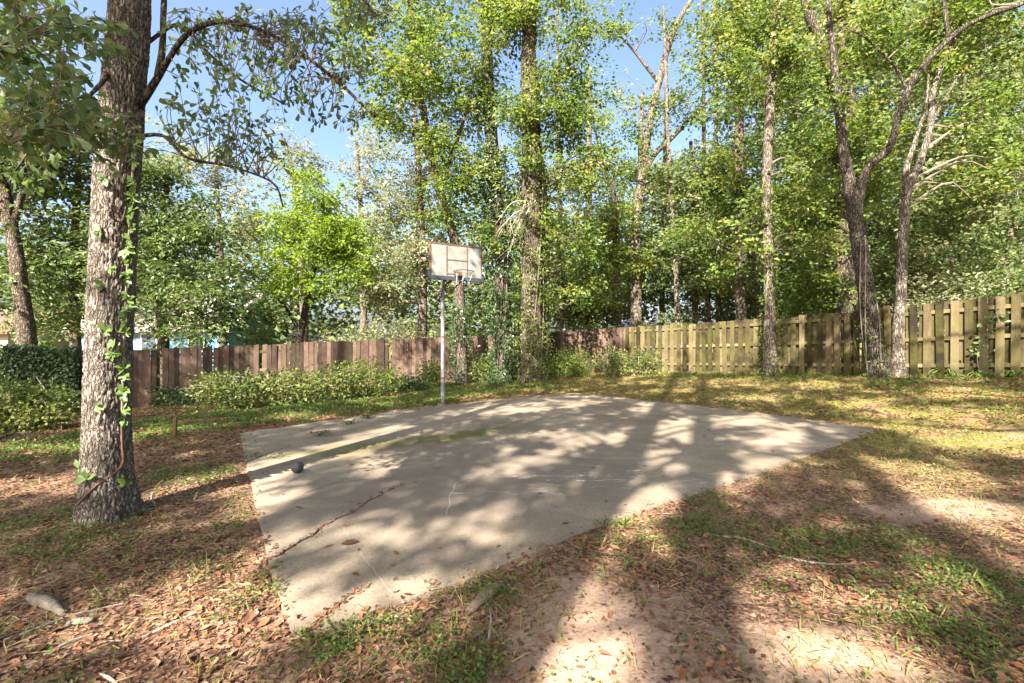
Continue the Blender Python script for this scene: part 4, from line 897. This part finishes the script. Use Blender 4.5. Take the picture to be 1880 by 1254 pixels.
cm = mesh('leaf', CREEP[0], CREEP[1], M['creeper'], smooth=True)
sprays = [(212, 775), (222, 745), (216, 715), (222, 690), (210, 665), (198, 650), (214, 630), (204, 610), (220, 590), (196, 575), (208, 555), (192, 540), (205, 520), (218, 495), (196, 480), (226, 468), (205, 445), (188, 425), (240, 430), (232, 455), (212, 400), (236, 380), (222, 350), (244, 330), (205, 320), (240, 290), (225, 250), (165, 880), (230, 885), (150, 865), (205, 735), (230, 540)]
vl = np.array(vine.location)
for (px, py) in sprays + [(a_ + 14, b_ + 12) for a_, b_ in sprays[::2]]:
    c = on_trunk(px + nr.normal() * 10, py + nr.normal() * 8, .03); a0 = nr.uniform(0, 6.28)
    for j in range(5 if nr.random() > .4 else 3):
        an = a0 + (j - 2) * .75; x_ = norm(np.array([math.cos(an), -.35 + nr.normal() * .2, math.sin(an) - .35])); y_ = norm(np.cross(norm(np.array([nr.normal() * .25, -.8, .55])), x_)); z_ = np.cross(x_, y_); s_ = nr.uniform(.045, .095)
        o = obj('leaf', cm, vine); o.matrix_basis = mathutils.Matrix([[x_[k] * s_, y_[k] * s_, z_[k] * s_, c[k] - vl[k]] for k in range(3)] + [[0, 0, 0, 1]])

# ------------------------------------------------------------------ neighbours' houses
def house(label, x0, x1, y0, y1, zw, zr, wall, roof, ridge_along='x', windows=(), chimney=None, base=0.0):
    root = thing('house', ((x0 + x1) / 2, (y0 + y1) / 2, base), label, 'house')
    V, Fq = abox(x0, x1, y0, y1, base - .4, zw); part('wall', V, Fq, wall, root)
    e = .45; ym = (y0 + y1) / 2; th = .12
    for sgn in (-1, 1):
        yo = y0 - e if sgn < 0 else y1 + e; dz = (zr - zw) * e / (ym - y0)
        V = np.array([(x0 - e, yo, zw - dz), (x1 + e, yo, zw - dz), (x1 + e, ym, zr), (x0 - e, ym, zr)]); V = np.vstack([V + [0, 0, .02], V + [0, 0, .02 + th]])
        r = part('roof', V, [[0, 1, 2, 3], [4, 7, 6, 5], [0, 4, 5, 1], [1, 5, 6, 2], [2, 6, 7, 3], [3, 7, 4, 0]], roof, root)
        if sgn < 0: r0 = r
    for xe in (x0 + .02, x1 - .14):
        V = np.array([(xe, y0, zw), (xe, y1, zw), (xe, ym, zr - .02), (xe + .12, y0, zw), (xe + .12, y1, zw), (xe + .12, ym, zr - .02)]); part('gable', V, [[0, 1, 2], [3, 5, 4], [0, 3, 4, 1], [1, 4, 5, 2], [2, 5, 3, 0]], wall, root)
    for (a, b, c_, d_) in windows:
        V, Fq = abox(a, b, y0 - .05, y0 + .02, c_, d_); wn = part('window', V, Fq, M['white_trim'], root); V, Fq = abox(a + .08, b - .08, y0 - .065, y0 - .052, c_ + .08, d_ - .08); part('pane', V, Fq, M['pane'], root, parent=wn)
    if chimney:
        cx_, cy_, w_, zt, cm_ = chimney
        V, Fq = abox(cx_ - w_ / 2, cx_ + w_ / 2, cy_ - w_ / 2, cy_ + w_ / 2, zw, zt); ch = part('chimney', V, Fq, cm_, root)
        mb = MB(); mb.add(*abox(cx_ - w_ * .62, cx_ + w_ * .62, cy_ - w_ * .62, cy_ + w_ * .62, zt, zt + .1)); z_ = np.linspace(0, 1, 8)
        mb.add(*tube(np.column_stack([np.full(8, cx_), np.full(8, cy_), zt + .1 + .35 * z_]), w_ * .52 * np.sqrt(np.maximum(1 - z_ ** 2, .002)), 14)); mb.part('cap', M['white_trim'], root, parent=ch)
M['white_trim'] = plain('white_trim', (.72, .71, .68), .6, 0, .08); M['pane'] = plain('pane', (.05, .07, .09), .1); M['blue_siding'] = plain('blue_siding', (.12, .28, .46), .6, 0, .12, 2)
M['pale_blue'] = plain('pale_blue', (.38, .52, .68), .6, 0, .1, 2); M['tan_shingle'] = plain('tan_shingle', (.42, .36, .30), .9, 0, .3, 5); M['grey_shingle'] = plain('grey_shingle', (.27, .27, .30), .9, 0, .25, 5)
M['red_shingle'] = plain('red_shingle', (.12, .055, .04), .9, 0, .3, 5); M['tan_wall'] = plain('tan_wall', (.28, .23, .18), .8, 0, .12, 2)
house('blue-walled house with a sunlit tan roof behind the left fence', -26, -16.8, 27, 33, 2.35, 4.55, M['blue_siding'], M['tan_shingle'], windows=[(-25, -24, .9, 2.0), (-22, -21, .9, 2.0), (-19.2, -18.2, .9, 2.0)], chimney=(-17.6, 28.6, .85, 5.2, M['pale_blue']), base=-.4)
house('low house with a red-brown roof behind the ivy hedge', -44, -31, 28, 35, 2.1, 3.4, M['tan_wall'], M['red_shingle'], windows=[(-40, -38.8, .8, 1.8), (-35, -33.8, .8, 1.8)], base=-.4)
house('tan house with a grey roof glimpsed behind the ivy-wrapped trunk', -5.5, 2.5, 42, 49, 2.2, 4.0, M['tan_wall'], M['grey_shingle'], windows=[(-4.5, -3.3, .9, 2.0), (-1, .2, .9, 2.0)])
house('grey-roofed house glimpsed right of the tallest trunk', 5.2, 15, 43, 50, 2.7, 4.4, M['tan_wall'], M['grey_shingle'], windows=[(7, 8.2, .9, 2.1), (10, 11.2, .9, 2.1)])

# ------------------------------------------------------------------ unseen shade trees behind the photographer, crown gaps shaped to throw the sun flecks
LITP = [(1060, 735, 60, 10), (960, 748, 70, 8), (880, 758, 55, 6), (1190, 755, 40, 11), (1110, 805, 36, 10), (1030, 800, 46, 8), (1040, 826, 26, 7), (970, 850, 30, 11), (1185, 828, 22, 10), (1190, 846, 34, 10), (1265, 805, 40, 10), (1240, 785, 42, 8), (1330, 775, 95, 8),
        (1420, 812, 50, 9), (1450, 790, 60, 9), (1412, 845, 42, 12), (1340, 890, 36, 14), (1130, 940, 36, 30), (1200, 905, 36, 18), (870, 970, 24, 9), (670, 970, 14, 5), (690, 850, 28, 6), (600, 835, 55, 6), (515, 853, 45, 7), (500, 908, 26, 14),
        (505, 1003, 18, 6), (575, 1118, 40, 22), (690, 1092, 45, 12), (790, 1076, 45, 9), (1100, 1170, 75, 60), (1095, 1235, 88, 40), (1140, 985, 40, 14), (1210, 990, 40, 14),
        (1650, 900, 60, 14), (1740, 935, 70, 14), (1840, 965, 60, 14), (1480, 1180, 85, 36), (1560, 1225, 95, 36), (1400, 1110, 34, 26), (1640, 1130, 70, 26), (1800, 1040, 60, 20), (1850, 800, 60, 10), (1760, 810, 70, 8), (1700, 780, 80, 7), (1820, 760, 70, 9), (1780, 725, 90, 8), (1650, 757, 60, 6),
        (1300, 702, 120, 7), (1500, 706, 60, 7), (1150, 700, 50, 6), (1220, 715, 40, 5), (1400, 730, 60, 5), (1560, 740, 50, 5), (1750, 870, 60, 8), (1600, 850, 40, 8),
        (300, 905, 40, 7), (60, 890, 70, 8), (340, 1080, 85, 18), (270, 1170, 100, 20), (200, 812, 60, 6), (60, 822, 90, 6), (300, 790, 60, 8), (430, 1190, 55, 22), (470, 925, 20, 20), (850, 735, 50, 5), (1000, 712, 60, 6), (700, 740, 50, 6), (560, 765, 60, 6), (60, 740, 70, 25), (420, 725, 60, 20), (600, 720, 60, 18)]
LP3 = []; LR3 = []
for (cx, cy, rx, ry) in LITP:
    for a in np.linspace(-.9, .9, max(3, int(rx / 14))):
        for b in (-.75, 0, .75):
            if a * a + b * b < 1.1: LP3.append(G(cx + a * rx, cy + b * ry))
LR3 = [.21] * len(LP3)
for (a, b, px0, px1, py0, py1, P, L_) in [(0, 0, 490, 560, 650, 690, LEFT, lenL), (0, 0, 600, 700, 640, 670, LEFT, lenL), (0, 0, 1170, 1220, 620, 680, RIGHT, lenR), (0, 0, 1290, 1385, 610, 680, RIGHT, lenR), (0, 0, 1660, 1860, 580, 660, RIGHT, lenR)]:
    for px in np.arange(px0, px1, 16):
        s = s_at_px(P, L_, px); p, _ = polyline_at(P, s); g = float(gz(p[0], p[1]))
        for z_ in np.linspace(g + .3, g + 1.7, 4): LP3.append(np.array([*p, z_]))
for zz in (3.1, 3.35, 3.6):
    for cu in (-.5, -.1, .1): LP3.append(bc + u * cu + up * (zz - 3.37))
for py in (600, 625): LP3.append(np.array([pb[0], pb[1], H - (py - CY) / F * pb[1]]))
for py in range(200, 800, 40):
    for dx in (-.2, -.08): LP3.append(np.array([sp[0, 0] + dx, sp[0, 1] - .15, H - (py - CY) / F * NY]))
for px, py, zt in [(420, 752, .9), (510, 745, .8), (590, 738, .85), (672, 730, .8), (50, 790, .8), (1178, 690, .6), (885, 702, .6)]:
    g = G(px, py)
    for dx in (-.6, -.2, .2, .6): LP3.append(np.array([g[0] + dx, g[1] - .2, g[2] + zt])); LP3.append(np.array([g[0] + dx, g[1] - .4, g[2] + zt * .4]))
LR3 = np.array(LR3 + [.38] * (len(LP3) - len(LR3))); LP3 = np.array(LP3)
shr = np.random.default_rng(1234)
gxx, gyy = np.meshgrid(np.arange(-13, 13.5, .28), np.arange(.4, 24, .28)); base = np.column_stack([gxx.ravel(), gyy.ravel()]); base += shr.normal(size=base.shape) * .14
keep = shr.random(len(base)) < np.where(base[:, 1] > 17.5, .12, np.where(base[:, 0] > 6.5, .70, .93)); base = base[keep]
hh = shr.uniform(9, 14.5, len(base)); Pg = np.column_stack([base, hgt(base[:, 0], base[:, 1])]); C = Pg + S * (hh / S[2])[:, None]
d = C[:, None] - LP3[None]; along = (d @ S); perp = np.sqrt(np.maximum((d ** 2).sum(-1) - along ** 2, 0))
rcl = .30; C = C[~(((perp < LR3[None]) & (along > 0)).any(1))]
# keep the clumps out of the picture itself: they belong to crowns overhead
pyv = CY - (C[:, 2] - H) / np.maximum(C[:, 1], .1) * F; C = C[(C[:, 1] < .5) | (pyv < -70)]
def on_line(px, py, back_):                                   # a trunk whose shadow falls through this place
    g = G(px, py); return g[:2] + S[:2] / np.linalg.norm(S[:2]) * back_
tb = [(on_line(905, 1190, 9.5), .29, 'straight oak behind the lawn casting the long stripe across the court', 21), (on_line(1285, 1190, 11.5), .27, 'oak casting the shadow right of the bare soil patch', 21), (np.array([-8.5, -6.0]), .28, 'oak shading the leaf litter on the left', 16), (np.array([-13, 1.0]), .25, 'oak shading the ivy hedge side of the yard', 16),
      (np.array([4.8, -4.0]), .26, 'oak shading the lawn on the right', 16), (np.array([9.5, -.5]), .24, 'oak shading the right fence side of the yard', 16), (np.array([-3.5, -12.5]), .3, 'oak standing farthest back from the court', 18), (np.array([3.0, -10]), .28, 'second oak behind the lawn', 17)]
tops = np.array([[*t_[0]] for t_ in tb] + [[sp[-1, 0], sp[-1, 1]]])
own = np.argmin(((C[:, None, :2] - tops[None]) ** 2).sum(-1), 1)
def canopy(Cs, root, L=.17, m=26):
    idx = np.repeat(np.arange(len(Cs)), m); n = len(idx); off = shr.normal(size=(n, 3)) * np.array([.13, .13, .11])
    V, Fo, k = leaves(DIAM, Cs[idx] + off, L * shr.uniform(.7, 1.2, n), norm(shr.normal(size=(n, 3)) + np.array([0, 0, -.3])), norm(shr.normal(size=(n, 3)) * .55 + S + np.array([0, 0, .3])))
    part('crown' if root is not near else 'upper_crown', V, Fo, M['mid_leaf'], root, np.repeat(shr.random(n), k), kind='stuff')
for j, (p, r0, lab, ht) in enumerate(tb):
    g = float(gz(p[:1], p[1:2])[0]); root = thing('oak_tree', (p[0], p[1], g), lab, 'tree')
    z_ = np.linspace(-.2, ht, 60); P = np.column_stack([p[0] + np.sin(z_ * .25 + j) * .05, p[1] + np.cos(z_ * .21 + j) * .05, g + z_]); rr_ = r0 * (1 - .55 * np.clip(z_ / ht, 0, 1)) * (1 + .5 * np.exp(-np.maximum(z_, 0) * 3))
    V, Fq = tube(P, rr_, 20, bark=.01, bs=8, seed=j); part('trunk', V, Fq, M['bark_brown'], root, smooth=True)
    Cs = C[own == j]
    if len(Cs):
        mb = MB(); branchwork(mb, np.column_stack([P, rr_]), Cs, 22, .08, j); 
        if mb.n: mb.part('branchwork', M['bark_brown'], root, kind='stuff')
        canopy(Cs, root)
Cs = C[own == len(tb)]
if len(Cs): canopy(Cs, near)

# ------------------------------------------------------------------ ground cover, litter, grass
GREEN = [(900, 1090, 60, 25, 1), (720, 1190, 170, 60, 1), (1150, 980, 90, 25, 1), (1200, 1000, 60, 20, 1), (1330, 970, 110, 25, 1), (1480, 1000, 120, 28, .9), (1700, 1060, 160, 35, .9), (1850, 1090, 80, 50, .8), (100, 975, 140, 40, .9), (180, 1010, 120, 30, .7), (330, 880, 90, 25, .7),
         (60, 830, 140, 25, .9), (330, 780, 130, 22, .9), (640, 745, 160, 16, 1), (760, 735, 90, 14, 1), (880, 712, 120, 14, 1), (1000, 708, 60, 10, .7), (500, 775, 120, 10, .8), (1320, 925, 60, 18, .7), (1550, 930, 100, 22, .6), (1600, 980, 120, 25, .6), (480, 1090, 30, 60, .35), (850, 1230, 70, 40, 1), (1620, 1130, 150, 50, .45), (1500, 1100, 90, 40, .4), (430, 960, 40, 40, .5), (1760, 1180, 120, 60, .5), (1500, 690, 130, 8, .8), (1700, 697, 150, 8, .7), (1300, 690, 140, 8, .6)]
gb = []
for (cx, cy, rx, ry, a_) in GREEN:
    c = G(cx, cy); e1 = G(cx + rx, cy)[:2] - c[:2]; t1 = G(cx, cy - ry * .9)[:2]; t2 = G(cx, cy + ry)[:2]; gb.append((c[:2], max(np.linalg.norm(e1), .15), max(np.linalg.norm(t1 - t2) / 2, .15), a_))
def green(P):
    out = np.zeros(len(P))
    for c, rx, ry, a_ in gb:
        q = ((P[:, 0] - c[0]) / rx) ** 2 + ((P[:, 1] - c[1]) / ry) ** 2; out = np.maximum(out, a_ * np.clip(1.35 - q, 0, 1))
    return out
bare = [(G(1100, 1180)[:2], .40, .7), (G(1520, 1210)[:2], .5, .5), (G(1740, 930)[:2], .9, .5), (G(1800, 800)[:2], 1.6, .5), (G(1330, 1120)[:2], .5, .3)]
def bareness(P):
    out = np.zeros(len(P))
    for c, rx, ry in bare: out = np.maximum(out, np.clip(1.4 - ((P[:, 0] - c[0]) / rx) ** 2 - ((P[:, 1] - c[1]) / ry) ** 2, 0, 1))
    return out
gr = np.random.default_rng(4242)
def scatter(n, r0, r1, p=1.0, half=66):
    r = r0 + (r1 - r0) * gr.random(n) ** p; th = R(half) * gr.uniform(-1, 1, n); P = np.column_stack([r * np.sin(th), r * np.cos(th)]); d = signed_in(P, slab_out)
    P = P[d < np.where(gr.random(n) < .06, gr.exponential(.09, n), gr.normal(-.015, .045, n))]
    fenceY = np.interp(P[:, 0], np.concatenate([LEFT[:, 0], RIGHT[1:, 0]]), np.concatenate([LEFT[:, 1], RIGHT[1:, 1]])); return P[P[:, 1] < fenceY + .3]
def on_ground(P, dz=0.0):
    z_ = gz(P[:, 0], P[:, 1]); d = signed_in(P, slab_out); z_ = np.where(d > -.01, np.maximum(z_, .002), z_); return np.column_stack([P, z_ + dz])
def flat_dirs(n, tilt=.25):
    th = gr.uniform(0, 2 * math.pi, n); return np.column_stack([np.cos(th), np.sin(th), gr.normal(0, tilt, n)])
# dead leaves
P = scatter(280000, 1.6, 18, .95); k_ = gr.random(len(P)) < np.clip(1.05 - .85 * bareness(P) - .25 * (P[:, 0] > 1.5) * (P[:, 1] > 4), .06, 1) * (.35 + .9 * fbm(P, 1.3, 3)); P = P[k_]
onslab = signed_in(P, slab_out) > 0
sz = gr.gamma(2.2, .0085, len(P)) + .010; sz = np.minimum(sz * np.clip(np.hypot(P[:, 0], P[:, 1]) / 6, 1, 1.8), .08)
Q = on_ground(P, .006); XX = flat_dirs(len(P)); NN = norm(gr.normal(size=(len(P), 3)) * .38 + np.array([0, 0, 1]))
pxs = np.where((Q[:, 1] > 1.9) & (abs(Q[:, 0] / Q[:, 1]) < 1.12), sz * F / np.maximum(Q[:, 1], .5), 0)
order = np.argsort(-pxs); big = order[:230]; rest = order[230:]
mb = MB()
for tm_, sel in ((DEAD, rest[sz[rest] > .055]), (DIAM, rest[sz[rest] <= .055])):
    V, Fo, k = leaves(tm_, Q[sel], sz[sel], XX[sel], NN[sel]); mb.add(V, Fo, np.repeat(gr.random(len(sel)), k))
V, Fo, t = mb.get(); o = obj('leaf_litter', mesh('leaf_litter', V, Fo, M['litter'], t)); tag(o, 'brown leaf litter covering the yard', 'leaf litter', kind='stuff')
dm = [mesh('fallen_leaf', DEAD[0] * np.array([1, wd, cu]), DEAD[1], M['litter_obj']) for wd, cu in ((1, 1), (1.3, .7), (.75, 1.5))]
def place_leaf(c, x_, n_, s_, lab, grp, j):
    x_ = norm(x_); y_ = norm(np.cross(n_, x_)); z_ = np.cross(x_, y_); o = obj('fallen_leaf', dm[j % 3]); o.matrix_basis = mathutils.Matrix([[x_[k] * s_, y_[k] * s_, z_[k] * s_, c[k]] for k in range(3)] + [[0, 0, 0, 1]]); tag(o, lab, 'leaf', grp)
for j in big: place_leaf(Q[j], XX[j], NN[j], sz[j], 'large dry brown leaf lying on the littered ground', 'large fallen leaves on the soil', int(j))
# dead leaves on the court
n = 0
while n < 62:
    px, py = gr.uniform(460, 1550), gr.uniform(735, 1130); g = G(px, py, 0)
    if signed_in(g[None, :2], slab_out)[0] < .1: continue
    x_ = flat_dirs(1, .1)[0]; place_leaf(np.array([g[0], g[1], .003]), x_, norm(np.array([gr.normal() * .12, gr.normal() * .12, 1])), gr.uniform(.025, .075), 'dry brown leaf lying on the concrete court', 'fallen leaves on the court', n); n += 1
big_leaf = G(625, 1000, 0); place_leaf(np.array([big_leaf[0], big_leaf[1], .004]), np.array([1, .35, 0.]), np.array([.1, -.1, 1.]), .13, 'largest curled tan leaf on the court near the littered crack', None, 1)
# litter caught in the cracks
mb_p = []; 
for Cx, nn2 in ((C1, 230), (C3, 150), (C2, 60)):
    kk = gr.integers(0, len(Cx), nn2); mb_p.append(Cx[kk] + gr.normal(size=(nn2, 2)) * .018)
Pq = np.concatenate(mb_p); n = len(Pq); V, Fo, k = leaves(DEAD, np.column_stack([Pq, np.full(n, .002)]), gr.uniform(.012, .035, n), flat_dirs(n), norm(gr.normal(size=(n, 3)) * .4 + np.array([0, 0, 1])))
o = obj('crack_litter', mesh('crack_litter', V, Fo, M['litter'], np.repeat(gr.random(n), k))); tag(o, 'bits of brown leaf caught along the cracks in the slab', 'leaf litter', kind='stuff')
# low green ground cover
P = scatter(170000, 1.6, 20, 1.0); g_ = green(P) * 1.05; k_ = gr.random(len(P)) < g_ * np.clip(fbm(P + 5, 3.4, 3) * 3.6 - 1.0, .05, 1) + .02 + .14 * np.clip(fbm(P + 95, 1.5, 3) * 5 - 2.2, 0, 1); P = P[k_]; P = P[gr.random(len(P)) > .85 * bareness(P)]
P = np.repeat(P, 4, 0) + gr.normal(size=(len(P) * 4, 2)) * .022; P = P[signed_in(P, slab_out) < .03]; n = len(P); far = np.hypot(P[:, 0], P[:, 1])
V, Fo, k = leaves(DIAM, on_ground(P, .015) + np.column_stack([np.zeros((n, 2)), gr.random(n) * .05]), gr.uniform(.012, .031, n) * np.clip(far / 5.5, 1, 2.1), flat_dirs(n, .5) + np.array([0, 0, .25]), norm(gr.normal(size=(n, 3)) * .45 + np.array([0, 0, 1])))
o = obj('ground_cover', mesh('ground_cover', V, Fo, M['cover_leaf'], np.repeat(gr.random(n), k))); tag(o, 'low green weeds and ivy spreading over the soil', 'ground cover', kind='stuff')
# thin grass and straw
P = scatter(360000, 1.6, 20, .9); w_ = np.clip((P[:, 0] * .8 + P[:, 1] - 6.5) / 4, 0, 1) * (P[:, 0] > -1.0) * .95 + .25; k_ = gr.random(len(P)) < w_ * np.clip(fbm(P + 50, 1.8, 3) * 3.0 - .8, .05, 1); P = P[k_]
n = len(P); far = np.hypot(P[:, 0], P[:, 1]); X_ = flat_dirs(n, .1); X_[:, 2] = gr.uniform(.1, 1.3, n)
straw = gr.random(n) < np.where(far < 9, .55, .25); X_[straw, 2] = gr.normal(0, .08, straw.sum())
V, Fo, k = leaves(BLADE, on_ground(P, .008), gr.uniform(.05, .11, n), X_, norm(gr.normal(size=(n, 3)) * .5 + np.array([0, 0, 1.])))
o = obj('grass', mesh('grass', V, Fo, M['grass'], np.repeat(np.where(straw, gr.uniform(.7, 1, n), gr.uniform(0, .7, n)), k))); tag(o, 'thin yellowing grass and straw over the lawn', 'grass', kind='stuff')

# weeds in the slab's cracks
for (px, py, n, lab) in [(588, 800, 70, 'dark weed tuft growing out of the long crack'), (672, 768, 120, 'weeds creeping over the slab edge by the crack'), (640, 778, 60, 'small weeds where the crack nears the slab edge'), (503, 842, 26, 'tiny green weed near the broken slab corner'), (470, 838, 30, 'low weed at the end of the crack by the slab edge')]:
    g = G(px, py, 0); root = thing('weed', (g[0], g[1], 0), lab, 'weed'); Pw = np.column_stack([g[0] + gr.normal(size=n) * .07, g[1] + gr.normal(size=n) * .05, .006 + gr.random(n) * .06])
    V, Fo, k = leaves(DIAM, Pw, gr.uniform(.025, .05, n), flat_dirs(n, .5), norm(gr.normal(size=(n, 3)) * .5 + np.array([0, 0, 1]))); part('foliage', V, Fo, M['cover_leaf'], root, np.repeat(gr.random(n) * .6, k), kind='stuff')
    mb = MB()
    for p in Pw[::6]: mb.add(*tube(np.array([[g[0], g[1], -.02], p]), .002, 4))
    mb.part('stem', M['twig'], root)

# strap-leaved plants at the right fence, vine on it
for (px, py, n, lab) in [(1738, 690, 26, 'clump of arching strap leaves at the foot of the right fence'), (1862, 694, 24, 'strap-leaved clump near the last boards of the right fence'), (1800, 694, 12, 'small flattened strap-leaved clump between the two larger ones')]:
    g = G(px, py); g[2] = float(gz(g[:1], g[1:2])[0]); root = thing('lily_plant', g, lab, 'plant')
    for j in range(n):
        an = gr.uniform(0, 6.28); L_ = gr.uniform(.3, .6); d = np.array([math.cos(an), math.sin(an), 0]); t_ = np.linspace(0, 1, 7)
        c = g + d * (L_ * .8 * t_)[:, None] + np.array([0, 0, 1.]) * (L_ * (1.25 * t_ - 1.15 * t_ ** 2) * gr.uniform(.6, 1.2))[:, None]; sd = np.cross(d, [0, 0, 1.]) * .018; wd = (1 - t_ ** 3)[:, None] * .95 + .05
        V = np.vstack([c + sd * wd, c - sd * wd - np.array([0, 0, .004])]); kk = np.arange(6); part('leaf', V, np.stack([kk, 7 + kk, 8 + kk, kk + 1], -1), M['strap_leaf'], root, np.full(14, gr.random()), smooth=True)
    V, Fq = tube(np.array([g - [0, 0, .03], g + [0, 0, .06]]), .035, 8); part('crown_base', V, Fq, M['strap_leaf'], root, np.full(len(V), .1))
pts = []
for px, py in [(1800, 690), (1795, 650), (1808, 615), (1822, 590), (1835, 575)]:
    s = s_at_px(RIGHT, lenR, px); p, T = polyline_at(RIGHT, s); nv = np.array([T[1], -T[0]]); nv = nv if nv @ p < 0 else -nv; p = p + nv * .08; pts.append(np.array([*p, H - (py - CY) / F * p[1]]))
q = smooth_path(np.array(pts), 30); root = thing('fence_vine', (q[0, 0], q[0, 1], float(gz(q[:1, 0], q[:1, 1])[0])), 'dark vine climbing the boards of the right fence', 'vine')
V, Fq = tube(q, .008, 6); part('stem', V, Fq, M['twig'], root)
vm = mesh('leaf', CREEP[0], CREEP[1], leafmat_obj('fence_vine_leaf', [(.035, .06, .02), (.07, .11, .03), (.12, .16, .04)], .3), smooth=True); rl_ = np.array(root.location)
for j in range(80):
    c = q[gr.integers(0, 30)] + gr.normal(size=3) * np.array([.12, .10, .09]) + np.array([-.05, -.05, 0]); x_ = norm(gr.normal(size=3) + np.array([0, 0, -.5])); y_ = norm(np.cross(norm(np.array([-.6, -.6, .5]) + gr.normal(size=3) * .3), x_)); z_ = np.cross(x_, y_); s_ = gr.uniform(.07, .12)
    o = obj('leaf', vm, root); o.matrix_basis = mathutils.Matrix([[x_[k] * s_, y_[k] * s_, z_[k] * s_, c[k] - rl_[k]] for k in range(3)] + [[0, 0, 0, 1]])

# ------------------------------------------------------------------ sticks, logs, garden timber
M['log_pale'] = barkmat('log_pale', (.10, .08, .065), (.25, .205, .165), (.38, .33, .27), 9); M['log_brown'] = barkmat('log_brown', (.07, .05, .035), (.17, .12, .085), (.27, .21, .16), 9); M['timber'] = woodmat('timber', [(.3, (.10, .055, .03)), (.6, (.25, .14, .075)), (.8, (.34, .22, .13))])
def stick(name, label, cat, pts_px, rads, mat, group=None, lift=.0, bark=0.0):
    P = np.array([G(a, b) for a, b in pts_px]); P[:, 2] = gz(P[:, 0], P[:, 1]); n = max(8, int(np.linalg.norm(np.diff(P, axis=0), axis=1).sum() / .04)); q = smooth_path(P, n)
    r = np.interp(np.linspace(0, 1, n), np.linspace(0, 1, len(rads)), rads); q[:, 2] = gz(q[:, 0], q[:, 1]) + r * .7 + lift; d = signed_in(q[:, :2], slab_out); q[:, 2] = np.where(d > -.02, np.maximum(q[:, 2], r), q[:, 2])
    q[:, :2] += (np.stack([vnoise(q[:, :2] * 6 + 3), vnoise(q[:, :2] * 6 + 77)], -1) - .5) * .025
    o = obj(name, None); mid = q[len(q) // 2]; V, Fq = tube(q, r, 10 if bark else 6, bark=bark, bs=14, seed=pts_px[0][0]); bpy.data.objects.remove(o); o = obj(name, mesh(name, V - mid, Fq, mat, smooth=bool(bark)), None, tuple(mid)); tag(o, label, cat, group)
stick('rotten_log', 'short pale rotten log lying on the leaf litter', 'log', [(58, 1090), (80, 1102), (120, 1116)], [.022, .03, .026, .01], M['log_pale'], bark=.006)
stick('rotten_log', 'crumbling grey wood fragment beside the short pale log', 'log', [(125, 1138), (150, 1136), (172, 1132)], [.012, .02, .012], M['log_pale'], bark=.006)
stick('broken_limb', 'broken brown limb lying by the front edge of the court', 'branch', [(862, 1122), (890, 1098), (915, 1080), (940, 1068)], [.018, .035, .03, .012], M['log_brown'], bark=.008)
stick('broken_limb', 'grey limb lying at the edge of the shrub in front of the ivy hedge', 'branch', [(-20, 812), (20, 800), (60, 796)], [.03, .03, .02], M['log_brown'], bark=.006)
for L_, lab in [([(0, 1170), (60, 1150), (120, 1125), (180, 1112), (225, 1100)], 'long grey stick slanting through the litter past the rotten log'), ([(80, 1196), (130, 1172), (170, 1158)], 'grey stick lying below the long slanting one'), ([(265, 1160), (310, 1140), (365, 1118)], 'thin straight stick pointing at the court corner'), ([(895, 1200), (900, 1150), (897, 1110)], 'pale upright-lying twig among green weeds at the court front'),
                ([(1305, 978), (1360, 985), (1420, 1000)], 'bent pale stick across the green weeds'), ([(270, 905), (300, 895), (350, 880)], 'dark stick right of the thick trunk'), ([(1310, 735), (1330, 728), (1345, 722)], 'white stick on the lawn behind the court'), ([(185, 1230), (205, 1245), (215, 1252)], 'short forked twig in the bottom litter'), ([(280, 900), (278, 915), (290, 935)], 'crooked twig at the foot of the thick trunk'), ([(1490, 1205), (1510, 1222), (1525, 1240)], 'dark crooked twig on the sunny soil'), ([(1430, 1015), (1500, 1028), (1560, 1030)], 'faint grey twig in the weedy band')]:
    stick('stick', lab, 'stick', L_, [.006, .008, .004], M['dead_twig'] if 'dark' not in lab else M['twig'])
for j in range(46):
    r = gr.uniform(2.2, 8); th = R(gr.uniform(-50, 50)); p = np.array([r * math.sin(th), r * math.cos(th)])
    if signed_in(p[None], slab_out)[0] > -.25: continue
    px, py = CX + p[0] / p[1] * F, CY + H / p[1] * F; an = gr.uniform(0, 6.28); l_ = gr.uniform(10, 28)
    stick('twig', 'small dry twig scattered in the litter', 'twig', [(px, py), (px + math.cos(an) * l_ * .5 + 2, py + math.sin(an) * l_ * .25), (px + math.cos(an) * l_, py + math.sin(an) * l_ * .5)], [.0035, .0025], M['dead_twig'], 'small twigs in the litter')
g = G(321, 806); g[2] = float(gz(g[:1], g[1:2])[0]); V, Fq = box((0, 0, .14), (.022, .004, 0), (-.004, .022, 0), (.012, 0, .19)); o = obj('garden_stake', mesh('garden_stake', V, Fq, M['timber']), None, tuple(g)); tag(o, 'short upright wooden stake at the end of the edging plank', 'stake')
ga, gb_ = G(328, 782), G(402, 775); ga[2] = float(gz(ga[:1], ga[1:2])[0]); gb_[2] = float(gz(gb_[:1], gb_[1:2])[0]); mid = (ga + gb_) / 2; dv = (gb_ - ga) / 2
V, Fq = box((0, 0, .06), dv, norm(np.cross(dv, [0, 0, 1.])) * .03, (0, 0, .05)); o = obj('edging_plank', mesh('edging_plank', V, Fq, M['timber']), None, tuple(mid)); tag(o, 'reddish edging plank lying before the shrub bed', 'plank')
